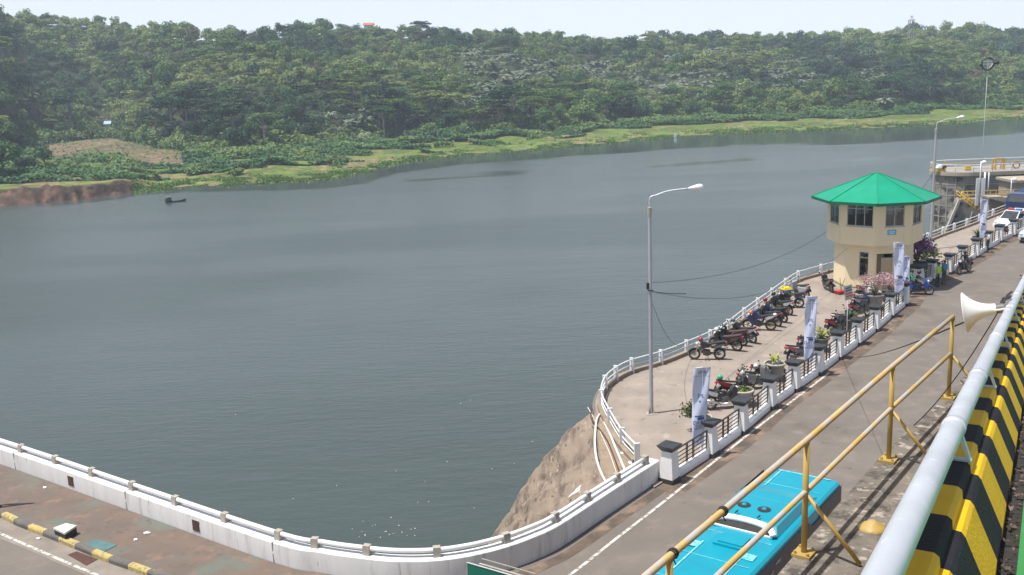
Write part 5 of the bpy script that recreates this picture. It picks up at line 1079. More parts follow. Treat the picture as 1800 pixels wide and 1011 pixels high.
def fender(e, x, z, r, a0, a1, hw_, mat, name='fender'):
    o_, i_ = arc(x, z, r, a0, a1), arc(x, z, r - .02, a1, a0); b = MB()
    A = [b.bm.verts.new((p[0], -hw_, p[1])) for p in o_]; C = [b.bm.verts.new((p[0], hw_, p[1])) for p in o_]; A2 = [b.bm.verts.new((p[0], -hw_ * .9, p[1])) for p in reversed(i_)]; C2 = [b.bm.verts.new((p[0], hw_ * .9, p[1])) for p in reversed(i_)]
    for k in range(len(o_) - 1): b._f([A[k], A[k + 1], C[k + 1], C[k]]); b._f([A2[k], C2[k], C2[k + 1], A2[k + 1]]); b._f([A[k], A2[k], A2[k + 1], A[k + 1]]); b._f([C[k], C[k + 1], C2[k + 1], C2[k]])
    return b.build(name, mat, e, True, auto=50)
def motorcycle(style, c1, c2, label, loc, rz, lean=.14, seat=None, rim=None, up=True, name='motorcycle', grp='parked motorcycles'):
    e = thing(name, label, 'motorcycle', loc, rz, grp); e.rotation_euler = (-lean if up else 0, 0, rz)
    e.scale = (1.1,) * 3; WM[e.name] = Matrix.Translation(Vector(loc)) @ e.rotation_euler.to_matrix().to_4x4() @ Matrix.Scale(1.1, 4); P1, P2 = PT[c1], PT[c2]; sm = seat or SEATM; fw, rw_ = .63, -.62
    big = style in ('sport', 'trail'); sp = 12 if style == 'trail' else 5
    wheel(e, fw, .30, .045 if not big else .055, rim or ALLOY, sp); wheel(e, rw_, .30, .05 if not big else .065, rim or ALLOY, sp)
    b = MB()
    for y in (-.085, .085): b.tube([(fw, y, .30), (.46, y, .78), (.40, y, .96)], .022 if not big else .028, 7)
    b.tube([(.38, -.34, 1.0), (.40, -.15, 1.02), (.40, .15, 1.02), (.38, .34, 1.0)], .014, 6); b.tube([(.38, -.36, 1.0), (.38, -.24, 1.005)], .02, 7); b.tube([(.38, .24, 1.005), (.38, .36, 1.0)], .02, 7); b.build('fork_and_handlebar', CHR if big else ENG, e, True)
    for s in (-1, 1):
        b = MB(); b.tube([(.38, s * .24, 1.01), (.36, s * .30, 1.18)], .008, 5); b.ball((.34, s * .31, 1.21), (.02, .065, .045), 5); b.build('mirror', SEATM, e, True)
    fender(e, fw, .30, .345, R(20), R(185), .065, P1 if style != 'trail' else PT['black'])
    fender(e, rw_, .30, .35, R(25), R(150), .075, PT['black'], 'rear_fender')
    b = MB()
    for s in (-1, 1): b.bar((rw_, s * .10, .30), (-.12, s * .09, .36), .04, .05)
    b.plate([(.20, .28), (.26, .42), (.15, .56), (-.15, .52), (-.18, .30), (.0, .22)], .13); b.tube([(.05, 0, .40), (.3, 0, .46)], .085, 9); b.build('engine', ENG, e, False)
    b = MB(); sx = -1; b.tube([(.18, sx * .12, .36), (.1, sx * .15, .25), (-.3, sx * .16, .27)], .022, 7); b.tube([(-.28, sx * .165, .27), (-.5, sx * .175, .34), (-.86, sx * .18, .46)], [.03, .055, .05], 9); b.build('exhaust', CHR if c2 in ('silver', 'white') or big else ENG, e, True)
    if style == 'scooter':
        b = MB(); b.plate([(.50, .94), (.62, .72), (.56, .52), (.40, .40), (.33, .45), (.30, .95), (.38, 1.04)], .19); b.build('front_shield', P1, e, True, auto=35)
        b = MB(); b.plate([(.36, .40), (.30, .30), (-.15, .28), (-.18, .42), (-.05, .46), (.2, .42)], .16); b.build('footboard', PT['black'], e)
        b = MB(); b.plate([(-.10, .42), (-.16, .30), (-.45, .36), (-.85, .62), (-.92, .78), (-.7, .76), (-.15, .70), (-.04, .6)], .19); b.build('body_panel', P1, e, True, auto=35)
    elif style == 'sport':
        b = MB(); b.plate([(.58, .92), (.66, .78), (.50, .48), (.34, .34), (.05, .30), (.0, .44), (.22, .62), (.34, .86), (.44, 1.0)], .20); b.build('fairing', P1, e, True, auto=35)
        b = MB(); b.plate([(.38, .84), (.33, .98), (.12, 1.0), (-.12, .84), (-.15, .72), (.2, .66)], .16); b.build('fuel_tank', P1, e, True, auto=40)
        b = MB(); b.plate([(-.30, .72), (-.40, .62), (-.72, .78), (-.92, .98), (-.86, 1.02), (-.5, .90)], .13); b.build('tail_panel', P2, e, True, auto=35)
    elif style == 'trail':
        b = MB(); b.plate([(.36, .84), (.30, .98), (.05, .94), (-.18, .82), (-.10, .68), (.2, .66)], .13); b.build('fuel_tank', P1, e, True, auto=40)
        b = MB(); b.plate([(-.3, .72), (-.36, .60), (-.66, .70), (-.92, .88), (-.9, .92), (-.5, .84)], .10); b.build('side_panel', P2, e, True, auto=35)
        b = MB(); b.tube([(.38, 0, .9), (.15, 0, .5), (.1, 0, .28)], .03, 7); b.tube([(.36, .0, .82), (-.3, 0, .7), (-.75, 0, .8)], .025, 7); b.build('frame', ENG, e, True)
    else:
        b = MB(); b.plate([(.46, .98), (.58, .86), (.52, .62), (.40, .42), (.22, .34), (.16, .46), (.30, .66), (.32, .95)], .17); b.build('front_shield', P1, e, True, auto=35)
        b = MB(); b.plate([(.36, .72), (.30, .58), (.05, .46), (-.3, .44), (-.62, .60), (-.90, .82), (-.88, .88), (-.6, .80), (-.2, .70), (.05, .60), (.28, .78)], .11); b.build('body_panel', P1, e, True, auto=35)
        b = MB(); b.plate([(-.28, .70), (-.34, .54), (-.60, .60), (-.92, .84), (-.9, .90), (-.55, .80)], .135); b.build('side_panel', P2, e, True, auto=35)
    zs = {'trail': .10, 'sport': .06}.get(style, .0)
    b = MB(); b.plate([(-.88, .90 + zs * .6), (-.5, .80 + zs), (-.15, .74 + zs), (.08, .70 + zs), (.12, .76 + zs), (-.14, .80 + zs), (-.42, .86 + zs), (-.88, .97 + zs * .6)], .13); b.build('seat', sm, e, True, auto=40)
    b = MB(); b.ball((.56 if style != 'trail' else .52, 0, .88), (.07, .11, .085), 6); b.build('headlight', HEADL, e, True)
    b = MB(); b.box((-.95, 0, .82 + zs), (.05, .16, .07)); b.build('tail_light', TAIL, e, bevel=.01)
    b = MB(); b.hexa([(-1.02, -.10, .50), (-1.02, .10, .50), (-1.0, .10, .50), (-1.0, -.10, .50)], [(-.98, -.10, .66), (-.98, .10, .66), (-.96, .10, .66), (-.96, -.10, .66)]); b.bar((-.9, 0, .8), (-1.0, 0, .62), .05, .02); b.build('number_plate', PT['black'], e)
    if up:
        b = MB(); b.tube([(.0, .10, .28), (-.1, .32, .03 + .05)], .012, 5); b.build('side_stand', ENG, e)
    return e
def bike_at(rear, ahead, style, c1, c2, label, **k):
    """rear wheel's and a point ahead's pixels on the ground"""
    r_, f_ = at(*rear, .06 if k.get('z', 1) else 0), at(*ahead, .06 if k.get('z', 1) else 0); k.pop('z', None); d = (f_ - r_); d.z = 0; a = math.atan2(d.y, d.x); c = r_ + Vector((math.cos(a), math.sin(a), 0)) * .62
    return motorcycle(style, c1, c2, label, c, a, **k)
B = {}
LEFT = [((1263, 632), (1222, 632), 'trail', 'black', 'grey', 'black trail motorcycle with wire wheels and a red helmet, closest to the parapet', {}),
        ((1294, 617), (1252, 612), 'cub', 'black', 'brown', 'black and brown motorcycle with a white helmet on its mirror', dict(seat=SEATB)),
        ((1304, 608), (1262, 602), 'cub', 'black', 'brown', 'maroon-seated motorcycle squeezed beside the bike with the white helmet', dict(seat=SEATB)),
        ((1322, 603), (1280, 593), 'cub', 'black', 'silver', 'black motorcycle with chrome exhaust between the maroon-seated bike and the sport bike', {}),
        ((1353, 581), (1309, 579), 'sport', 'navy', 'white', 'dark blue sport motorcycle with gold wheels and an orange-blue helmet', dict(rim=GOLD)),
        ((1366, 574), (1330, 566), 'cub', 'black', 'grey', 'black motorcycle just behind the blue sport bike', {}),
        ((1376, 567), (1337, 560), 'cub', 'navy', 'black', 'dark blue motorcycle under the red helmet hung on a mirror', {}),
        ((1386, 554), (1348, 546), 'cub', 'black', 'silver', 'black motorcycle with silver side panels below the blue bin', {}),
        ((1403, 541), (1363, 541), 'sport', 'black', 'navy', 'black long-tailed motorcycle directly in front of the blue bin', {}),
        ((1417, 524), (1386, 516), 'scooter', 'silver', 'black', 'silver and black scooter beyond the blue bin', {}),
        ((1462, 514), (1443, 503), 'cub', 'black', 'navy', 'black motorcycle parked alone beside the guard house wall', {})]
RIGHT = [((1252, 720), (1300, 716), 'cub', 'black', 'silver', 'black motorcycle with a shiny silver exhaust beside the twisted banner', {}),
         ((1274, 703), (1318, 697), 'cub', 'black', 'red', 'red and black motorcycle with a green cap on its seat', {}),
         ((1311, 686), (1352, 680), 'scooter', 'grey', 'black', 'grey scooter half hidden behind the grassy pot', {}),
         ((1334, 675), (1376, 668), 'cub', 'silver', 'black', 'silver and black motorcycle beside the agave pot', {}),
         ((1393, 638), (1432, 630), 'cub', 'grey', 'pink', 'red and pink motorcycle whose tail points over the plaza', {}),
         ((1415, 622), (1455, 613), 'cub', 'white', 'black', 'white and black motorcycle behind the banner near the yellow-leaved pot', {}),
         ((1462, 590), (1500, 580), 'cub', 'black', 'red', 'black motorcycle with a red tail next to the yellow-leaved pot', {}),
         ((1472, 579), (1510, 570), 'cub', 'navy', 'white', 'navy and white motorcycle left of the signboard post'.replace('left of', 'short of'), {}),
         ((1503, 562), (1540, 552), 'cub', 'black', 'red', 'dark motorcycle with bright red side panels beyond the strap-leaved pot', {}),
         ((1506, 549), (1543, 540), 'cub', 'navy', 'silver', 'navy motorcycle with silver trim in front of the pink bougainvillea pot', {}),
         ((1511, 539), (1548, 530), 'scooter', 'white', 'red', 'white scooter beside the pink bougainvillea pot', {}),
         ((1516, 527), (1552, 519), 'cub', 'white', 'red', 'red and white motorcycle under the pink bougainvillea, closest to the guard house', {})]
for i, q in enumerate(LEFT + RIGHT): B[i] = bike_at(q[0], q[1], q[2], q[3], q[4], q[5], lean=random.uniform(.08, .18), **q[6])
def helmet(e, off_, mat, label, vis=True, tilt=0.0):
    P = WM[e.name] @ Vector(off_); h = thing('helmet', label, 'helmet', P, random.uniform(0, 6)); b = MB(); b.ball((0, 0, 0), (.15, .125, .135), 8, z0=-.75); b.build('shell', mat, h, True)
    if vis: b = MB(); b.ball((.035, 0, -.005), (.125, .118, .07), 6); b.build('visor', PT['black'], h, True)
helmet(B[0], (.34, .02, 1.10), PT['red'], 'red helmet resting on the handlebar of the trail motorcycle'); helmet(B[1], (.36, .25, 1.2), PT['white'], 'white helmet hung on the brown motorcycle'); helmet(B[3], (.36, .28, 1.25), PT['grey'], 'grey helmet hung on the motorcycle before the sport bike')
helmet(B[4], (.24, .05, 1.13), PT['blue'], 'blue helmet resting on the tank of the sport motorcycle'); helmet(B[4], (.42, .18, 1.10), PT['orange'], 'orange helmet on the handlebar of the sport motorcycle'); helmet(B[6], (.38, .2, 1.32), PT['red'], 'dark red helmet perched on a mirror beyond the sport motorcycle'); helmet(B[7], (.36, .1, 1.2), PT['black'], 'black helmet on the motorcycle with silver side panels')
helmet(B[12], (-.72, .02, 1.03), PT['green'], 'green cap helmet on the seat of the red and black motorcycle', False); helmet(B[12], (.34, -.1, 1.12), PT['white'], 'white helmet on the handlebar behind the grassy pot'); helmet(B[13], (.0, 0, 1.05), PT['white'], 'white and black helmet on the grey scooter seat'); helmet(B[21], (.3, .1, 1.12), PT['white'], 'white helmet on the scooter by the pink bougainvillea')
# ------------------------------------------------------------------ people
SK = M('skin', (.30, .17, .11), (.26, .14, .09), 6, .6); HAIR = M('hair', (.012, .01, .009), None, 6, .6)
def cloth(n_, c): return M('cloth_' + n_, c, tuple(k * .8 for k in c), 8, .85)
CB, CD, CW, CBL, CHV, CG, CKH, SHOE = cloth('black', (.018, .018, .022)), cloth('dark_navy', (.025, .03, .05)), cloth('white', (.62, .60, .64)), cloth('blue', (.05, .36, .58)), cloth('hivis', (.42, .72, .05)), cloth('green', (.02, .33, .17)), cloth('grey_green', (.10, .10, .075)), cloth('shoe', (.02, .018, .016))
def person(label, loc, rz, J, top, leg, head=None, sleeve=True, parent_label=None, scale=1.0):
    """J: joints in local x forward, y to the figure's left side, z up. One skinned body; hair or helmet and vest are its children."""
    e = thing('person', label, 'person', loc, rz); e.scale = (1.04,) * 3; V, E, Rr, S = [], [], [], []
    def v(p, r, s): V.append(p); Rr.append(r); S.append(s); return len(V) - 1
    def ch(i, pts):
        for p, r, s in pts: j = v(p, r, s); E.append((i, j)); i = j
        return i
    pel, che, nk, hd = [Vector(J[k]) for k in ('pelvis', 'chest', 'neck', 'head')]
    p0 = v(pel, (.15, .115), 'leg'); p1 = v(pel.lerp(che, .5), (.145, .105), 'top'); E.append((p0, p1)); p2 = v(che, (.165, .115), 'top'); E.append((p1, p2)); p3 = v(nk, (.058, .06), 'skin'); E.append((p2, p3))
    p4 = ch(p3, [(nk.lerp(hd, .55), (.075, .085), 'skin'), (hd, (.085, .098), 'skin'), (hd + Vector((.0, 0, .085)), (.06, .07), 'skin')])
    for s in ('l', 'r'):
        sh, el, ha = Vector(J['sh' + s]), Vector(J['el' + s]), Vector(J['ha' + s]); d = (ha - el).normalized()
        q = ch(p2, [(sh, (.068, .068), 'top'), (sh.lerp(el, .5), (.054, .054), 'top'), (el, (.044, .044), 'top' if sleeve else 'skin'), (ha, (.028, .03), 'skin' if not sleeve else 'top'), (ha + d * .06, (.022, .040), 'skin')])
        side_ = d.cross(Vector((0, 0, 1))); side_ = side_.normalized() if side_.length > .1 else Vector((1, 0, 0))
        for k, (o_, ln) in enumerate(((-.030, .07), (-.010, .085), (.010, .08), (.030, .062))): ch(q, [(ha + d * (.10) + side_ * o_, .009, 'skin'), (ha + d * (.10 + ln * .8) + side_ * o_ * 1.1 + Vector((0, 0, -.02)), .007, 'skin')])
        ch(q, [(ha + d * .07 + side_ * -.05 + Vector((.0, 0, .01)), .010, 'skin'), (ha + d * .11 + side_ * -.062, .008, 'skin')])
        hp, kn, an = Vector(J['hp' + s]), Vector(J['kn' + s]), Vector(J['an' + s]); fd_ = Vector(J.get('ft' + s, (.17, 0, -.05)))
        ch(p0, [(hp, (.095, .10), 'leg'), (hp.lerp(kn, .5), (.078, .078), 'leg'), (kn, (.058, .058), 'leg'), (kn.lerp(an, .4), (.056, .058), 'leg'), (an, (.042, .042), 'leg'), (an + Vector((fd_.x * .35, fd_.y * .35, fd_.z)), (.045, .04), 'shoe'), (an + fd_, (.038, .028), 'shoe')])
    me = bpy.data.meshes.new('body'); me.from_pydata([tuple(q) for q in V], E, []); o = bpy.data.objects.new('body', me); col.objects.link(o)
    md = o.modifiers.new('skin', 'SKIN'); md.use_smooth_shade = True
    for i, sv in enumerate(me.skin_vertices[0].data): sv.radius = Rr[i] if isinstance(Rr[i], tuple) else (Rr[i], Rr[i]); sv.use_root = (i == 0)
    o.modifiers.new('sub', 'SUBSURF').levels = 1; bpy.context.view_layer.update()
    m2 = bpy.data.meshes.new_from_object(o.evaluated_get(bpy.context.evaluated_depsgraph_get())); bpy.data.objects.remove(o); m2.name = 'body'; m2.materials.clear()
    for m_ in (SK, top, leg, SHOE): m2.materials.append(m_)
    ix = {'skin': 0, 'top': 1, 'leg': 2, 'shoe': 3}; VV = np.array([tuple(q) for q in V])
    for f in m2.polygons: f.material_index = ix[S[int(np.argmin(((VV - np.array(f.center)) ** 2).sum(1)))]]; f.use_smooth = True
    bo = link(bpy.data.objects.new('body', m2), e); fdir = (Vector(J.get('face', (1, 0, 0)))).normalized(); c = hd
    if head == 'helmet':
        b = MB(); b.ball(c + Vector((0, 0, .05)), (.145, .13, .135), 8, z0=-.7); hb_ = b.build('helmet', PT['black'], bo, True)
    elif head in ('cap', 'peaked'):
        b = MB(); b.ball(c + Vector((0, 0, .07)), (.115, .10, .085), 7, z0=-.1); b.hexa([tuple(c + fdir * .08 + Vector((0, -.07, .065))), tuple(c + fdir * .18 + Vector((0, -.05, .05))), tuple(c + fdir * .18 + Vector((0, .05, .05))), tuple(c + fdir * .08 + Vector((0, .07, .065)))], [tuple(c + fdir * .08 + Vector((0, -.07, .08))), tuple(c + fdir * .18 + Vector((0, -.05, .065))), tuple(c + fdir * .18 + Vector((0, .05, .065))), tuple(c + fdir * .08 + Vector((0, .07, .08)))]); b.build('cap', CD, bo, True, auto=40)
    if head != 'helmet':
        b = MB(); b.ball(c + Vector((-.012, 0, .035)), (.105, .092, .10), 7, z0=-.35); b.build('hair', HAIR, bo, True)
        b = MB(); b.ball(c + fdir * .102 + Vector((0, 0, -.005)), (.016, .014, .022), 4); b.build('nose', SK, bo, True)
    return e, bo
def stand(arm=0): return dict(pelvis=(0, 0, .95), chest=(.02, 0, 1.30), neck=(.015, 0, 1.47), head=(.03, 0, 1.58), shl=(.0, .18, 1.40), shr=(0, -.18, 1.40), ell=(-.03, .24, 1.13), elr=(-.03, -.24, 1.13), hal=(.06, .25, .90), har=(.06, -.25, .90), hpl=(0, .09, .90), hpr=(0, -.09, .90), knl=(.03, .10, .50), knr=(.02, -.11, .50), anl=(-.01, .11, .09), anr=(-.02, -.12, .09))
def ride(): return dict(pelvis=(-.22, 0, .86), chest=(-.10, 0, 1.20), neck=(-.06, 0, 1.36), head=(.0, 0, 1.48), shl=(-.09, .18, 1.30), shr=(-.09, -.18, 1.30), ell=(.10, .27, 1.10), elr=(.10, -.27, 1.10), hal=(.30, .28, 1.02), har=(.30, -.28, 1.02), hpl=(-.18, .10, .83), hpr=(-.18, -.10, .83), knl=(.18, .18, .72), knr=(.18, -.18, .72), anl=(.02, .17, .36), anr=(.02, -.17, .36))
# scooter rider in black with a passenger behind
sc1 = bike_at((1597, 517), (1640, 519), 'scooter', 'blue', 'black', 'blue scooter ridden out of the gateway by a person in black', lean=0, up=False, z=0, grp='ridden scooters')
a1 = sc1.rotation_euler.z; person('person in black clothes and black helmet riding the blue scooter', sc1.location + Vector((0, 0, .0)), a1, ride(), CB, CB, 'helmet')
J = ride(); J2 = {k: (v_[0] - .42, v_[1] * .9, v_[2] + .06) for k, v_ in J.items()}; J2['hal'], J2['har'] = (-.14, .2, 1.08), (-.14, -.2, 1.08); J2['ell'], J2['elr'] = (-.38, .27, 1.12), (-.38, -.27, 1.12); J2['anl'], J2['anr'] = (-.36, .19, .42), (-.36, -.19, .42); J2['knl'], J2['knr'] = (-.16, .24, .76), (-.16, -.24, .76)
person('person in a green top sitting behind the rider on the blue scooter', sc1.location, a1, J2, CG, CB, None)
p = at(1647, 504); e, bo = person('officer in a bright yellow-green vest standing at the gateway pillar', p, R(-60), stand(), CW, CD, 'peaked')
b = MB(); sq = lambda z, hx, hy, x0: [Vector((x0 - hx, -hy, z)), Vector((x0 + hx, -hy, z)), Vector((x0 + hx, hy, z)), Vector((x0 - hx, hy, z))]
b.hexa(sq(.95, .135, .185, 0), sq(1.2, .135, .195, .012)); b.hexa(sq(1.201, .135, .195, .012), sq(1.42, .09, .17, .015)); b.build('vest', CHV, bo, bevel=.02)
J = stand(); J['hal'], J['ell'] = (.22, .18, 1.02), (.02, .25, 1.12)
person('person in a light blue shirt and dark trousers standing beside the officer', at(1659, 500), R(200), J, CBL, CKH, None, False)
mb = bike_at((1702, 478), (1684, 483), 'cub', 'black', 'brown', 'dark motorcycle ridden along the road towards the gateway', lean=0, up=False, z=0, grp='ridden scooters')
person('person in black jacket and helmet riding the dark motorcycle along the balustrade', mb.location, mb.rotation_euler.z, ride(), CB, CB, 'helmet')
J = stand(); J['hal'], J['ell'] = (.2, .10, 1.05), (.0, .25, 1.14); person('person in a white shirt and dark trousers standing by the far banner', at(1736, 444), R(170), J, CW, CD, 'cap', False)
bike_at((1812, 523), (1795, 512), 'cub', 'silver', 'black', 'silver motorcycle at the frame edge on the road above the barrier', lean=.05, z=0)
# ------------------------------------------------------------------ cars
CGL = M('car_glass', (.03, .04, .045), (.05, .06, .065), 3, .06, spec=.8); CARW = paint('car_white', (.78, .78, .78)); CARS = paint('car_silver', (.50, .53, .58)); TRIM = M('car_trim', (.02, .02, .022), None, 4, .5); LAMP = M('car_lamp', (.6, .64, .68), None, 3, .12)
def car(label, loc, rz, mat, L_=4.4, W_=1.72, H_=1.72, van=True, police=False, cat='car'):
    e = thing('parked_car', label, cat, loc, rz); h = L_ / 2; w_ = W_ / 2
    b = MB(); b.plate([(h, .30), (h + .02, .60), (h - .12, .80), (h - .35, .93), (h - 1.15, 1.04), (-h + .05, 1.06), (-h, .6), (-h + .05, .28), (h - .1, .24)], w_, rnd=.86, inset=.06); b.build('body', mat, e, True, auto=35)
    xa, xb, xc, xd = h - 1.12, h - 1.95, -h + .45, -h + .06; zb, zt = 1.03, H_; k = .80
    def sec(x, z, ww): return [Vector((x, -ww, z)), Vector((x, ww, z))]
    b = MB(); B4 = [(xa, -w_ * .93, zb), (xa, w_ * .93, zb), (xd, w_ * .93, zb), (xd, -w_ * .93, zb)]; T4 = [(xb, -w_ * k, zt), (xb, w_ * k, zt), (xc, w_ * k, zt), (xc, -w_ * k, zt)]
    b.hexa([Vector(q) for q in B4], [Vector(q) for q in T4]); rf_ = b.build('cabin', mat, e, bevel=.05)
    def pane(q0, q1, q2, q3, name, m=.10):
        Q = [Vector(q) for q in (q0, q1, q2, q3)]; nr_ = (Q[1] - Q[0]).cross(Q[3] - Q[0]).normalized(); c = sum(Q, Vector()) / 4
        if nr_.dot(c - Vector((0, 0, 1.2))) < 0: nr_ = -nr_
        P_ = [lerp(q, c, m) + nr_ * .008 for q in Q]; b = MB(); b.hexa([q - nr_ * .02 for q in P_], P_); return b.build(name, CGL, e)
    pane(B4[0], B4[1], T4[1], T4[0], 'windscreen', .09)
    for s in (0, 1):
        bo_, to_ = (B4[0], T4[0]) if s == 0 else (B4[1], T4[1]); be, te = (B4[3], T4[3]) if s == 0 else (B4[2], T4[2]); bo_, to_, be, te = map(Vector, (bo_, to_, be, te))
        for f0, f1 in ((.04, .36), (.37, .68), (.69, .97)): pane(bo_.lerp(be, f0), bo_.lerp(be, f1), to_.lerp(te, f1), to_.lerp(te, f0), 'side_window', .10)
    pane(B4[2], B4[3], T4[3], T4[2], 'rear_window', .1)
    for s in (-1, 1):
        b = MB(); b.ball((h - .20, s * w_ * .74, .78), (.20, .20, .11), 6); b.build('headlight', LAMP, e, True); b = MB(); b.box((xa + .02, s * (w_ + .07), 1.10), (.12, .2, .14)); b.build('mirror', mat, e, bevel=.03)
        b = MB(); b.ball((h - .02, s * w_ * .68, .45), (.05, .08, .06), 5); b.build('fog_lamp', LAMP, e, True)
        for x in (h - .85, -h + .85):
            b = MB(); b.lathe([(0, -.1), (.22, -.1), (.31, -.09), (.325, 0), (.31, .09), (.22, .1), (0, .1)], 18, Matrix.Translation((x, s * (w_ - .06), .325)) @ RY); wq = b.build('wheel', MAT['rubber'], e, True, auto=40); b = MB(); b.lathe([(0, -.115), (.19, -.11), (.19, .11), (0, .115)], 14, Matrix.Translation((x, s * (w_ - .06), .325)) @ RY); b.build('rim', ALLOY, wq)
    b = MB(); b.box((h + .015, 0, .42), (.06, W_ * .72, .20)); b.box((h - .03, 0, .68), (.08, W_ * .42, .09)); b.build('grille', TRIM, e, bevel=.02)
    b = MB(); b.box((h + .05, 0, .46), (.012, .44, .13)); b.build('number_plate', TRIM, e)
    for s in (-1, 1): b = MB(); b.bar((xa - .02, s * .1 + .2, zb + .05), (xa - .35, s * .1 + .45, zb + .32), .02, .015); b.build('wiper', TRIM, e)
    if police:
        b = MB(); b.box((xb - .45, -.38, zt + .10), (.30, .52, .14)); lb = b.build('light_bar', M('beacon_red', (.55, .03, .04), None, 3, .2), e, bevel=.03); b = MB(); b.box((xb - .45, .36, zt + .10), (.30, .52, .14)); b.build('light_bar', M('beacon_blue', (.08, .20, .55), None, 3, .2), e, bevel=.03); b = MB(); b.box((xb - .45, 0, zt + .025), (.2, 1.2, .03)); b.build('roof_rack', TRIM, e)
    return e
q0, q1 = at(1759, 408, .06), at(1830, 379, .06); d = (q0 - q1); rz = math.atan2(d.y, d.x) - .16
c = at(1760, 407, .06) - Vector((math.cos(rz), math.sin(rz), 0)) * 2.15
car('white van with red and blue roof lights parked behind the balustrade', c, rz, CARW, police=True, cat='police van')
rz2 = math.atan2(d.y, d.x) + .02; c = at(1794, 428) - Vector((math.cos(rz2), math.sin(rz2), 0)) * 2.1 + Vector((.5, -.35, 0))
car('silver car entering the frame on the road beside the balustrade', c, rz2, CARS, 4.3, 1.72, 1.48, cat='car')
# dark blue covered truck behind the van
p = at(1808, 372, .06); e = thing('covered_truck', 'dark blue truck with a tarpaulin cover standing beyond the white van', 'truck', p, rz)
TRP = M('tarpaulin_blue', (.015, .03, .10), (.02, .035, .08), 3, .7); b = MB(); b.plate([(-2.6, .9), (1.2, .9), (1.25, 2.0), (.6, 2.35), (-2.0, 2.4), (-2.6, 2.1)], 1.05); b.build('cover', TRP, e)
b = MB(); b.plate([(1.3, .5), (2.9, .5), (2.95, 1.2), (2.5, 2.1), (1.3, 2.15)], 1.0); cb = b.build('cab', paint('truck_blue', (.02, .04, .14)), e); b = MB(); b.hexa([(2.72, -.8, 1.35), (2.98, -.8, 1.3), (2.98, .8, 1.3), (2.72, .8, 1.35)], [(2.4, -.8, 2.0), (2.56, -.8, 2.0), (2.56, .8, 2.0), (2.4, .8, 2.0)]); b.build('windscreen', CGL, cb)
b = MB(); b.box((0, 0, .62), (5.4, 1.9, .25)); b.build('chassis', TRIM, e)
for x in (2.1, -1.7):
    for s in (-1, 1): b = MB(); b.lathe([(0, -.12), (.3, -.12), (.4, 0), (.3, .12), (0, .12)], 16, Matrix.Translation((x, s * .85, .42)) @ RY); b.build('wheel', MAT['rubber'], e, True)
# ------------------------------------------------------------------ intake works beyond the plaza
STC = M('stained_concrete', (.30, .275, .235), (.20, .185, .16), .5, .92, bump=.4, bscale=9, wear=[((.055, .05, .048), .38, .50, .60), ((.40, .375, .33), 1.3, .62, .72)], stretch=(1, 1, 1.7)); TANC = M('tan_concrete', (.42, .36, .27), (.34, .29, .22), .8, .9, bump=.3); YRL = M('rail_yellow', (.66, .43, .05), (.6, .38, .05), 3, .5); BEI = M('beige_wall', (.36, .31, .25), (.29, .25, .205), .7, .85)
Yc = 139.0; lft = ray_at_depth(1638, 345, Yc); Rr_ = 3.7; TCX = Vector((lft.x + Rr_ * 1.04, Yc, 0)); zt = HC - (299.5 - 100) / F * 135.3
it = thing('intake_tower', 'weathered concrete intake block with a rounded end standing in the lake under a railed deck', 'intake tower', TCX)
def outline(r, n_=22): return [Vector((r * math.cos(a), r * math.sin(a), 0)) for a in np.linspace(math.pi / 2, 3 * math.pi / 2, n_)]
def stadium(b, r, z0, z1, L_=34):
    o_ = [Vector((L_, r, 0))] + outline(r) + [Vector((L_, -r, 0))]; b.hexa([p + Vector((0, 0, z0)) for p in o_], [p + Vector((0, 0, z1)) for p in o_]); return b
b = MB(); stadium(b, Rr_, ZW - 2, zt - .5); b.build('shaft', STC, it, True, auto=25)
JL = M('joint_lime', (.40, .37, .32), (.3, .275, .24), 2, .9)
for z in (zt - 1.7, zt - 3.2, zt - 4.7, zt - 6.2):
    b = MB(); stadium(b, Rr_ + .035, z - .06, z + .06, 33.9); b.build('casting_joint', JL, it)
for k in range(9):
    b = MB(); q = outline(Rr_, 12)[5 + k] if k < 6 else Vector((1.6 + (k - 6) * 3.4, -Rr_, 0)); b.box((q.x, q.y, (zt + ZW) / 2 - .4), (.13, .13, zt - ZW - .9), math.atan2(q.y, q.x)); b.build('form_line', JL, it)
b = MB(); stadium(b, Rr_ + .35, zt - .49, zt); b.build('deck', TANC, it)
b = MB(); stadium(b, Rr_ - .5, zt + .002, zt + .02, 33); b.build('deck_floor', M('deck_grey', (.30, .30, .31), (.25, .25, .26), .8, .8), it)
b = MB(); rp = [p + Vector((0, 0, zt)) for p in [Vector((34, Rr_ + .2, 0))] + outline(Rr_ + .2) + [Vector((34, -Rr_ - .2, 0))]]
b.tube([p + Vector((0, 0, .5)) for p in rp], .04, 5)
for k in range(12): p = Vector((k * 2.6, -Rr_ - .2, zt)); b.tube([p, p + Vector((0, 0, 1.0))], .04, 5)
for p in rp[2:-2:4]: b.tube([p, p + Vector((0, 0, 1.0))], .04, 5)
b.build('deck_railing', YRL, it, True)
b = MB(); b.tube([p + Vector((0, 0, 1.0)) for p in rp], .045, 5); b.build('top_rail', MAT['white2'], it, True)
def on_deck(x, y): q = ray_at_depth(x, y, 137.5); return Vector((q.x, q.y, zt))
def gantry(P, w_, h_, label, mat):
    e = thing('gantry_frame', label, 'gantry', P); b = MB()
    for s in (-1, 1): b.bar((s * w_ / 2, -.4, 0), (s * w_ / 2, -.4, h_), .22, .22); b.bar((s * w_ / 2, .6, 0), (s * w_ / 2, .2, h_), .12, .12); b.bar((s * w_ / 2, -.4, h_ * .4), (s * w_ / 2, .6, .1), .1, .1)
    b.build('frame', mat, e); b = MB(); b.bar((-w_ / 2 - .1, -.4, h_), (w_ / 2 + .1, -.4, h_), .2, .18); b.build('crossbeam', mat, e); return e
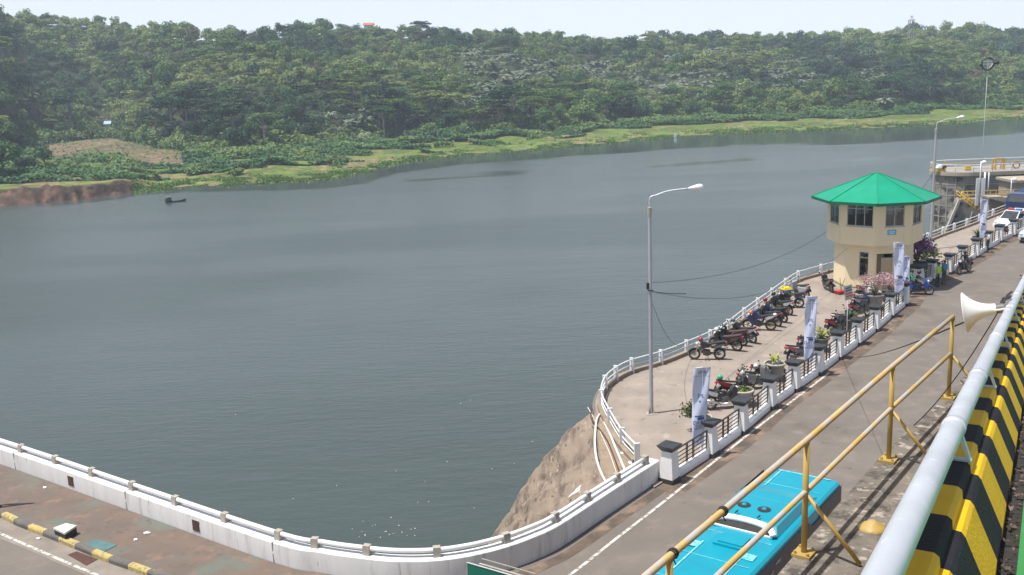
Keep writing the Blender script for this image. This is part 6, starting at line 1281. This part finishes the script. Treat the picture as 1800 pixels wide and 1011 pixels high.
ORY = M('gantry_orange', (.62, .34, .03), (.55, .3, .03), 4, .5)
g1 = gantry(on_deck(1754, 302), 1.2, 1.5, 'orange-yellow lifting gantry on the intake tower deck', ORY)
e = thing('winch', 'white and yellow winch with a small cover at the rim of the intake deck', 'winch', on_deck(1653, 299)); b = MB(); b.box((0, 0, .25), (1.1, .7, .5)); b.build('base', YRL, e); b = MB(); b.hexa([(-.6, -.4, .5), (.6, -.4, .5), (.6, .4, .5), (-.6, .4, .5)], [(-.45, -.3, .85), (.2, -.3, 1.0), (.2, .3, 1.0), (-.45, .3, .85)]); b.build('cover', MAT['white2'], e); b = MB(); b.lathe([(0, -.3), (.25, -.3), (.25, .3), (0, .3)], 12, Matrix.Translation((.3, -.38, .6)) @ RY); b.build('drum', TRIM, e)
b = MB(); P_ = on_deck(1701, 296); b.box((P_.x, P_.y, zt + .35), (.75, .5, .55)); tag(b.build('control_box', YRL, bevel=.03), 'yellow control box on the intake tower deck', 'control box')
b = MB(); P_ = on_deck(1786, 300); b.tube([(P_.x + .45 * math.cos(a), P_.y, zt + .5 + .45 * math.sin(a)) for a in np.linspace(0, 2 * math.pi, 18)[:-1]], .09, 7, closed=True); tag(b.build('life_ring', M('ring_brown', (.22, .13, .08), None, 4, .7), None, True), 'brown ring standing on the intake deck railing', 'life ring')
# gallery in front with yellow railing, wall, buttress and stair
Yg = 118.0
def G(x, y, Y=Yg): return ray_at_depth(x, y, Y)
ga = thing('gallery', 'concrete gallery with a yellow railing in front of the intake tower', 'gallery', G(1740, 352))
pA, pB = G(1690, 351), G(1812, 347); b = MB(); z0 = pA.z; b.hexa([(pA.x, Yg, z0 - .4), (pB.x, Yg, z0 - .4), (pB.x, Yg + 1.3, z0 - .4), (pA.x, Yg + 1.3, z0 - .4)], [(pA.x, Yg, z0), (pB.x, Yg, z0), (pB.x, Yg + 1.3, z0), (pA.x, Yg + 1.3, z0)]); b.build('deck', TANC, ga, world=True)
b = MB(); b.hexa([(pA.x + .5, Yg + .3, ZW - 1), (pB.x, Yg + .3, ZW - 1), (pB.x, Yg + 1.2, ZW - 1), (pA.x + .5, Yg + 1.2, ZW - 1)], [(pA.x + .5, Yg + .3, z0 - .4), (pB.x, Yg + .3, z0 - .4), (pB.x, Yg + 1.2, z0 - .4), (pA.x + .5, Yg + 1.2, z0 - .4)]); b.build('wall', BEI, ga, world=True)
b = MB()
for h_ in (.06, .5, .95): b.tube([(pA.x, Yg + .1, z0 + h_), (pB.x, Yg + .1, z0 + h_)], .04, 6)
for k in range(13): x = lerp(pA.x, pB.x, k / 12); b.tube([(x, Yg + .1, z0), (x, Yg + .1, z0 + .95)], .035, 6)
b.build('railing', YRL, ga, True, world=True)
st_ = thing('concrete_stair', 'sloping concrete stair buttress with yellow handrails below the gallery', 'stair', G(1690, 352)); Ys = Yg - 1.6
w0 = [G(1688, 352, Ys), G(1692, 350, Ys), G(1729, 380, Ys), G(1729, 412, Ys), G(1662, 412, Ys)]; b = MB(); b.hexa([Vector((q.x, Ys, q.z)) for q in w0], [Vector((q.x, Ys + 1.4, q.z)) for q in w0]); b.build('buttress', STC, st_, world=True)
b = MB(); e0, e1 = G(1687, 351, Ys - .1), G(1661, 412, Ys - .1); b.bar((e0.x, Ys - .05, e0.z), (e1.x, Ys - .05, e1.z), .28, .28); e0, e1 = G(1709, 372, Ys), G(1699, 412, Ys); b.bar((e0.x, Ys - .04, e0.z), (e1.x, Ys - .04, e1.z), .12, .10); b.build('edge_rib', M('pale_concrete', (.50, .47, .42), (.42, .4, .36), 2, .85), st_, world=True)
for Yk in (Ys + .05, Ys + 1.35):
    b = MB(); a_, c_ = G(1690, 350, Ys), G(1729, 379, Ys)
    for h_ in (.08, .45, .85): b.tube([(a_.x, Yk, a_.z + h_), (c_.x, Yk, c_.z + h_)], .05, 6)
    for k in range(7): f = k / 6; b.tube([(lerp(a_.x, c_.x, f), Yk, lerp(a_.z, c_.z, f)), (lerp(a_.x, c_.x, f), Yk, lerp(a_.z, c_.z, f) + .85)], .04, 6)
    b.build('handrail', YRL, st_, True, world=True)
# shed with grey roof
p = G(1752, 386, 108); sh = thing('shed', 'small open shed with a sloping grey roof beside the gallery', 'shed', (p.x, 108, -1.5)); b = MB(); b.box((-.2, .8, .6), (1.5, 1.6, 3.6)); b.build('wall', BEI, sh)
b = MB(); zr_ = G(1742, 347, 108).z + 1.5; b.hexa([(-1.2, -.5, zr_ - .1), (2.0, -.5, zr_ - 1.0), (2.0, 2.4, zr_ - 1.0), (-1.2, 2.4, zr_ - .1)], [(-1.2, -.5, zr_), (2.0, -.5, zr_ - .9), (2.0, 2.4, zr_ - .9), (-1.2, 2.4, zr_)]); b.build('roof', M('shed_roof', (.22, .23, .25), (.17, .18, .2), 2, .6), sh)
b = MB(); b.box((1.8, -.3, 1.4), (.12, .12, 3.4)); b.build('post', TRIM, sh)
# pale boards, vent pipes, cameras
p = G(1722, 346, 114); bd_ = thing('white_panel', 'pair of tall white panels standing in front of the intake tower', 'panel', (p.x, 114, p.z - 1)); H_ = (346 - 313) / F * 114 + 1
for dx in (-.28, .34): b = MB(); b.box((dx, 0, H_ / 2), (.42, .12, H_)); b.build('board', MAT['white2'], bd_)
for (x, y0, y1, r, lab) in [(1729, 346, 303, .10, 'white vent pipe rising in front of the intake tower'), (1736, 346, 303, .06, 'thin grey pipe beside the white vent pipe')]:
    p = G(x, y0, 115); q = G(x, y1, 115); b = MB(); b.tube([(p.x, 115, p.z - 1), (p.x, 115, q.z)], r, 8); tag(b.build('vent_pipe', MAT['white2'] if r > .08 else MAT['galv'], None, True), lab, 'pipe')
def cam_pole(x, yb, yt, Y, label, heady=True):
    p, q = G(x, yb, Y), G(x, yt, Y); e = thing('camera_pole', label, 'camera pole', (p.x, Y, p.z - 1)); h_ = q.z - p.z + 1; b = MB(); b.tube([(0, 0, 0), (0, 0, h_)], .055, 8); b.build('pole', MAT['galv'], e, True)
    b = MB(); b.ball((.25, -.15, h_ - .1), (.28, .22, .22), 6); b.build('camera', MAT['white2'], e, True); b = MB(); b.bar((0, 0, h_ - .05), (.3, -.1, h_ + .08), .08, .08); b.build('bracket', TRIM, e); return e
cam_pole(1721, 346, 284, 110, 'slim pole with a small white camera before the white panels'); cam_pole(1776, 350, 314, 110, 'slim pole with a white domed camera near the beige pier')
p = G(1796, 352, 122); pr = thing('beige_pier', 'plain beige concrete pier at the frame edge beside the intake tower', 'pier', (p.x + 1.6, 124, ZW)); b = MB(); b.box((0, 0, 4.2), (5.2, 4, G(1796, 318, 122).z - ZW + 0), 0); b.build('wall', BEI, pr); zt2 = 4.2 + (G(1796, 318, 122).z - ZW) / 2; b = MB(); b.box((0, 0, zt2 + .15), (5.8, 4.6, .3)); b.build('coping', TANC, pr)
# mast with ring
p = G(1722, 350, 112); zr_ = G(1722, 113, 112).z; ms = thing('ring_mast', 'black ring with pale crossbars on top of a very thin tall mast', 'mast', (p.x, 112, p.z - 1)); h_ = zr_ - p.z + 1
b = MB(); b.tube([(0, 0, 0), (0, 0, h_ - .7)], [.035, .016], 6); b.build('mast', MAT['galv'], ms, True)
b = MB(); b.tube([(.66 * math.cos(a), 0, h_ + .66 * math.sin(a)) for a in np.linspace(0, 2 * math.pi, 24)[:-1]], .085, 8, closed=True); b.box((.95, 0, h_ + .10), (.55, .2, .30)); b.box((-.78, 0, h_ - .08), (.16, .2, .3)); b.build('ring', MAT['black'], ms, True)
b = MB(); b.bar((-.8, -.02, h_), (.7, -.02, h_), .05, .05); b.bar((0, .04, h_ - .8), (0, .04, h_ + .66), .05, .05, Vector((0, 1, 0))); b.bar((-.62, -.06, h_ + .28), (.62, -.06, h_ + .3), .04, .04); b.bar((.1, -.08, h_ - .45), (.52, -.08, h_ + .0), .06, .05); b.build('crossbar', MAT['white2'], ms)
# ------------------------------------------------------------------ boats and small things of the far shore
def boat(a_, c_, wd, label, cat='boat', hut=False, hull=None, z=ZW):
    A, Cc = at(*a_, ZW), at(*c_, ZW); d = Cc - A; L_ = d.length; e = thing('longboat' if hut else 'canoe', label, cat, (A + Cc) / 2 + Vector((0, 0, z - ZW)), math.atan2(d.y, d.x)); b = MB(); rows = []
    for i in range(13):
        f = i / 12; x = lerp(-L_ / 2, L_ / 2, f); w_ = wd * (math.sin(math.pi * min(1, .12 + f * .88)) ** .6) * (.75 if f < .03 else 1); rise = .55 * max(0, f - .55) ** 2 * 4.0 * (L_ / 7) + .12 * max(0, .2 - f)
        rows.append([(x, -w_, .30 + rise), (x, -w_ * .55, -.12 + rise * .75), (x, w_ * .55, -.12 + rise * .75), (x, w_, .30 + rise), (x, w_ * .85, .28 + rise), (x, w_ * .45, .02 + rise * .8), (x, -w_ * .45, .02 + rise * .8), (x, -w_ * .85, .28 + rise)])
    V_ = [[b.bm.verts.new(p) for p in r_] for r_ in rows]
    for r0, r1 in zip(V_, V_[1:]):
        for k in range(8): b._f([r0[k], r0[(k + 1) % 8], r1[(k + 1) % 8], r1[k]])
    b._f(V_[0]); b._f(V_[-1][::-1]); b.build('hull', hull or M('boat_hull', (.03, .045, .04), (.05, .06, .05), 3, .6), e)
    if hut:
        b = MB(); b.plate([(-L_ * .46, .2), (-L_ * .46, .95), (-L_ * .40, 1.18), (-L_ * .22, 1.15), (-L_ * .20, .9), (-L_ * .20, .2)], .55); b.build('cover', M('boat_cover', (.03, .075, .06), (.05, .09, .075), 3, .7), e); b = MB(); b.box((-L_ * .30, 0, 1.22), (.7, .6, .08)); b.build('pale_load', MAT['bracket'], e); b = MB(); b.box((-L_ * .47, 0, .45), (.3, .3, .6)); b.build('motor', TRIM, e)
    return e
boat((291, 356.5), (327, 353.5), .62, 'dark green longboat with a covered stern moving on the lake', hut=True)
PALE = M('canoe_pale', (.50, .47, .42), (.4, .37, .33), 3, .7)
boat((611, 304), (623, 303), .35, 'pale canoe pulled up beside the muddy spit', 'canoe', hull=PALE); boat((697, 281), (721, 279), .4, 'pale wooden raft boat moored at the grassy shore beyond the spit', 'canoe', hull=PALE); boat((636, 300.5), (658, 299), .3, 'thin pale canoe whose bow points out from the muddy spit', 'canoe', hull=PALE)
BLU = M('roof_blue', (.10, .24, .55), (.12, .28, .6), 3, .5); ORG = M('roof_orange', (.50, .14, .06), (.42, .12, .05), 3, .7)
def hut(x, y, Yoff, w_, hh, mat, label, u=None, cat='hut'):
    P = at(x, y, ZW + 3.5) if u is None else None
    if u is not None: q = ray_at_depth(x, y, u); P = q
    if u is not None:
        for Yk in np.arange(u - 120, u + 200, 1.5):
            P = ray_at_depth(x, y, Yk)
            if P.z - float(ground(np.array([P.x]), np.array([P.y]))[0][0]) < hh + .8: break
    zg = float(ground(np.array([P.x]), np.array([P.y]))[0][0]); e = thing('hut' if cat == 'hut' else 'house', label, cat, (P.x, P.y, zg)); k = hh
    b = MB(); b.box((0, 0, k / 2), (w_, w_ * .7, k)); b.build('wall', MAT['white'], e); b = MB(); s = w_ * .62; b.hexa([(-s, -w_ * .5, k), (s, -w_ * .5, k), (s, w_ * .5, k), (-s, w_ * .5, k)], [(-s, -.06, k + 1.3), (s, -.06, k + 1.3), (s, .06, k + 1.3), (-s, .06, k + 1.3)]); b.build('roof', mat, e); b = MB(); b.box((0, -w_ * .36, 1), (.8, .06, 1.9)); b.build('door', TRIM, e)
hut(190, 216, 0, 2.6, 4.4, BLU, 'small hut with a blue roof among trees above the cleared field', u=300.0); hut(212, 217, 0, 1.7, 4.2, MAT['bracket'], 'tiny white-roofed hut beside the blue-roofed hut', u=300.0)
hut(648, 42, 0, 5.0, 8, ORG, 'house with an orange roof on the wooded ridge', u=470.0, cat='house')
q = ray_at_depth(1602, 36, 600); zg = float(ground(np.array([q.x]), np.array([q.y]))[0][0]); wt = thing('water_tower', 'slim pale water tower standing above the trees of the ridge', 'water tower', (q.x, q.y, zg)); H_ = q.z - zg
b = MB()
for sx in (-1, 1):
    for sy in (-1, 1): b.bar((sx * 1.1, sy * 1.1, 0), (sx * 1.1, sy * 1.1, H_), .35, .35)
b.build('frame', MAT['bracket'], wt); b = MB(); b.box((0, 0, H_ + .3), (3.2, 3.2, .6)); b.box((0, 0, H_ + 1.6), (1.5, 1.5, 2.0)); b.build('tank', MAT['white2'], wt)
for (x, y, lab) in [(1187, 240, 'white marker post standing at the water edge of the far shore'), (1366, 226, 'thin pale post on the far grassy shore')]:
    P = at(x, y, ZW + .4); b = MB(); b.box((P.x, P.y, P.z + .5), (.9 if x < 1300 else .3, .4, 1.6)); tag(b.build('marker_post', MAT['white2']), lab, 'marker post')
# litter afloat in the corner by the parapet
b = MB(); rg = np.random.default_rng(9)
for k in range(34):
    if k < 20: x, y = rg.normal(690, 60), 930 - abs(rg.normal(0, 14)) + 15
    else: x, y = rg.uniform(380, 1000), rg.uniform(700, 930)
    P = at(x, min(y, 948), ZW + .01); r = rg.uniform(.018, .035); b.ball(P, (r * 1.4, r, .02), 3)
tag(b.build('floating_litter', MAT['white2']), 'white specks of litter floating on the lake by the parapet', 'litter', kind='stuff')
# ------------------------------------------------------------------ cables
def cable(P, Q, sag, label, r=.012, n_=20):
    pts = [Vector(P).lerp(Vector(Q), i / n_) - Vector((0, 0, sag * 4 * (i / n_) * (1 - i / n_))) for i in range(n_ + 1)]; b = MB(); b.tube(pts, r, 5); tag(b.build('cable', MAT['rubber'], None, True), label, 'cable')
A1 = Vector((LB.x, LB.y, z_over(LB, 497))); A2 = Vector((LB.x, LB.y, z_over(LB, 512)))
cable(A1, ray_at_depth(1452, 408, TC.y - 1), .8, 'thin upper cable sagging from the street lamp to the guard house', .011); cable(A2, ray_at_depth(1490, 436, TC.y - 1.5), 1.6, 'thin lower cable sagging from the street lamp to the guard house', .011)
b = MB(); a_ = ray_at_depth(1206, 516, LB.y + 2); cable(A2, a_, .05, 'short black cable ending in a dark connector beside the street lamp', .018); cable(A2 - Vector((0, 0, .3)), at(1208, 600, 1.0), 1.0, 'thin cable dropping from the street lamp towards the white railing', .01)
Z2_ = Vector((LB2.x, LB2.y, z_over(LB2, 300))); cable(Z2_, ray_at_depth(1606, 347, TC.y + 1), .2, 'cable running from the far street lamp down to the guard house roof', .02)
HB_ = BP(8.5, -.08, .03); cable(HB_, PW[6] + Vector((.1, -.3, .35)), .35, 'black cable slung across the road from the horn to the balustrade', .011); cable(HB_, at(1606, 748, ZL + .02), .12, 'black cable running from the horn down to the edge of the concrete ledge', .006)
# ------------------------------------------------------------------ haze over the lake
hb = MB(); hb.box((0, 390, 42), (1500, 1020, 112)); hz = hb.build('haze', bpy.data.materials.new('haze_air'))
m = hz.data.materials[0]; m.use_nodes = True; n = m.node_tree; n.nodes.remove(n.nodes['Principled BSDF'])
pv = n.nodes.new('ShaderNodeVolumePrincipled'); pv.inputs['Color'].default_value = (.72, .86, 1.0, 1); pv.inputs['Density'].default_value = .00037; pv.inputs['Anisotropy'].default_value = 0.0
n.links.new(pv.outputs[0], n.nodes['Material Output'].inputs['Volume'])
tag(hz, kind='stuff'); hz.display_type = 'WIRE'
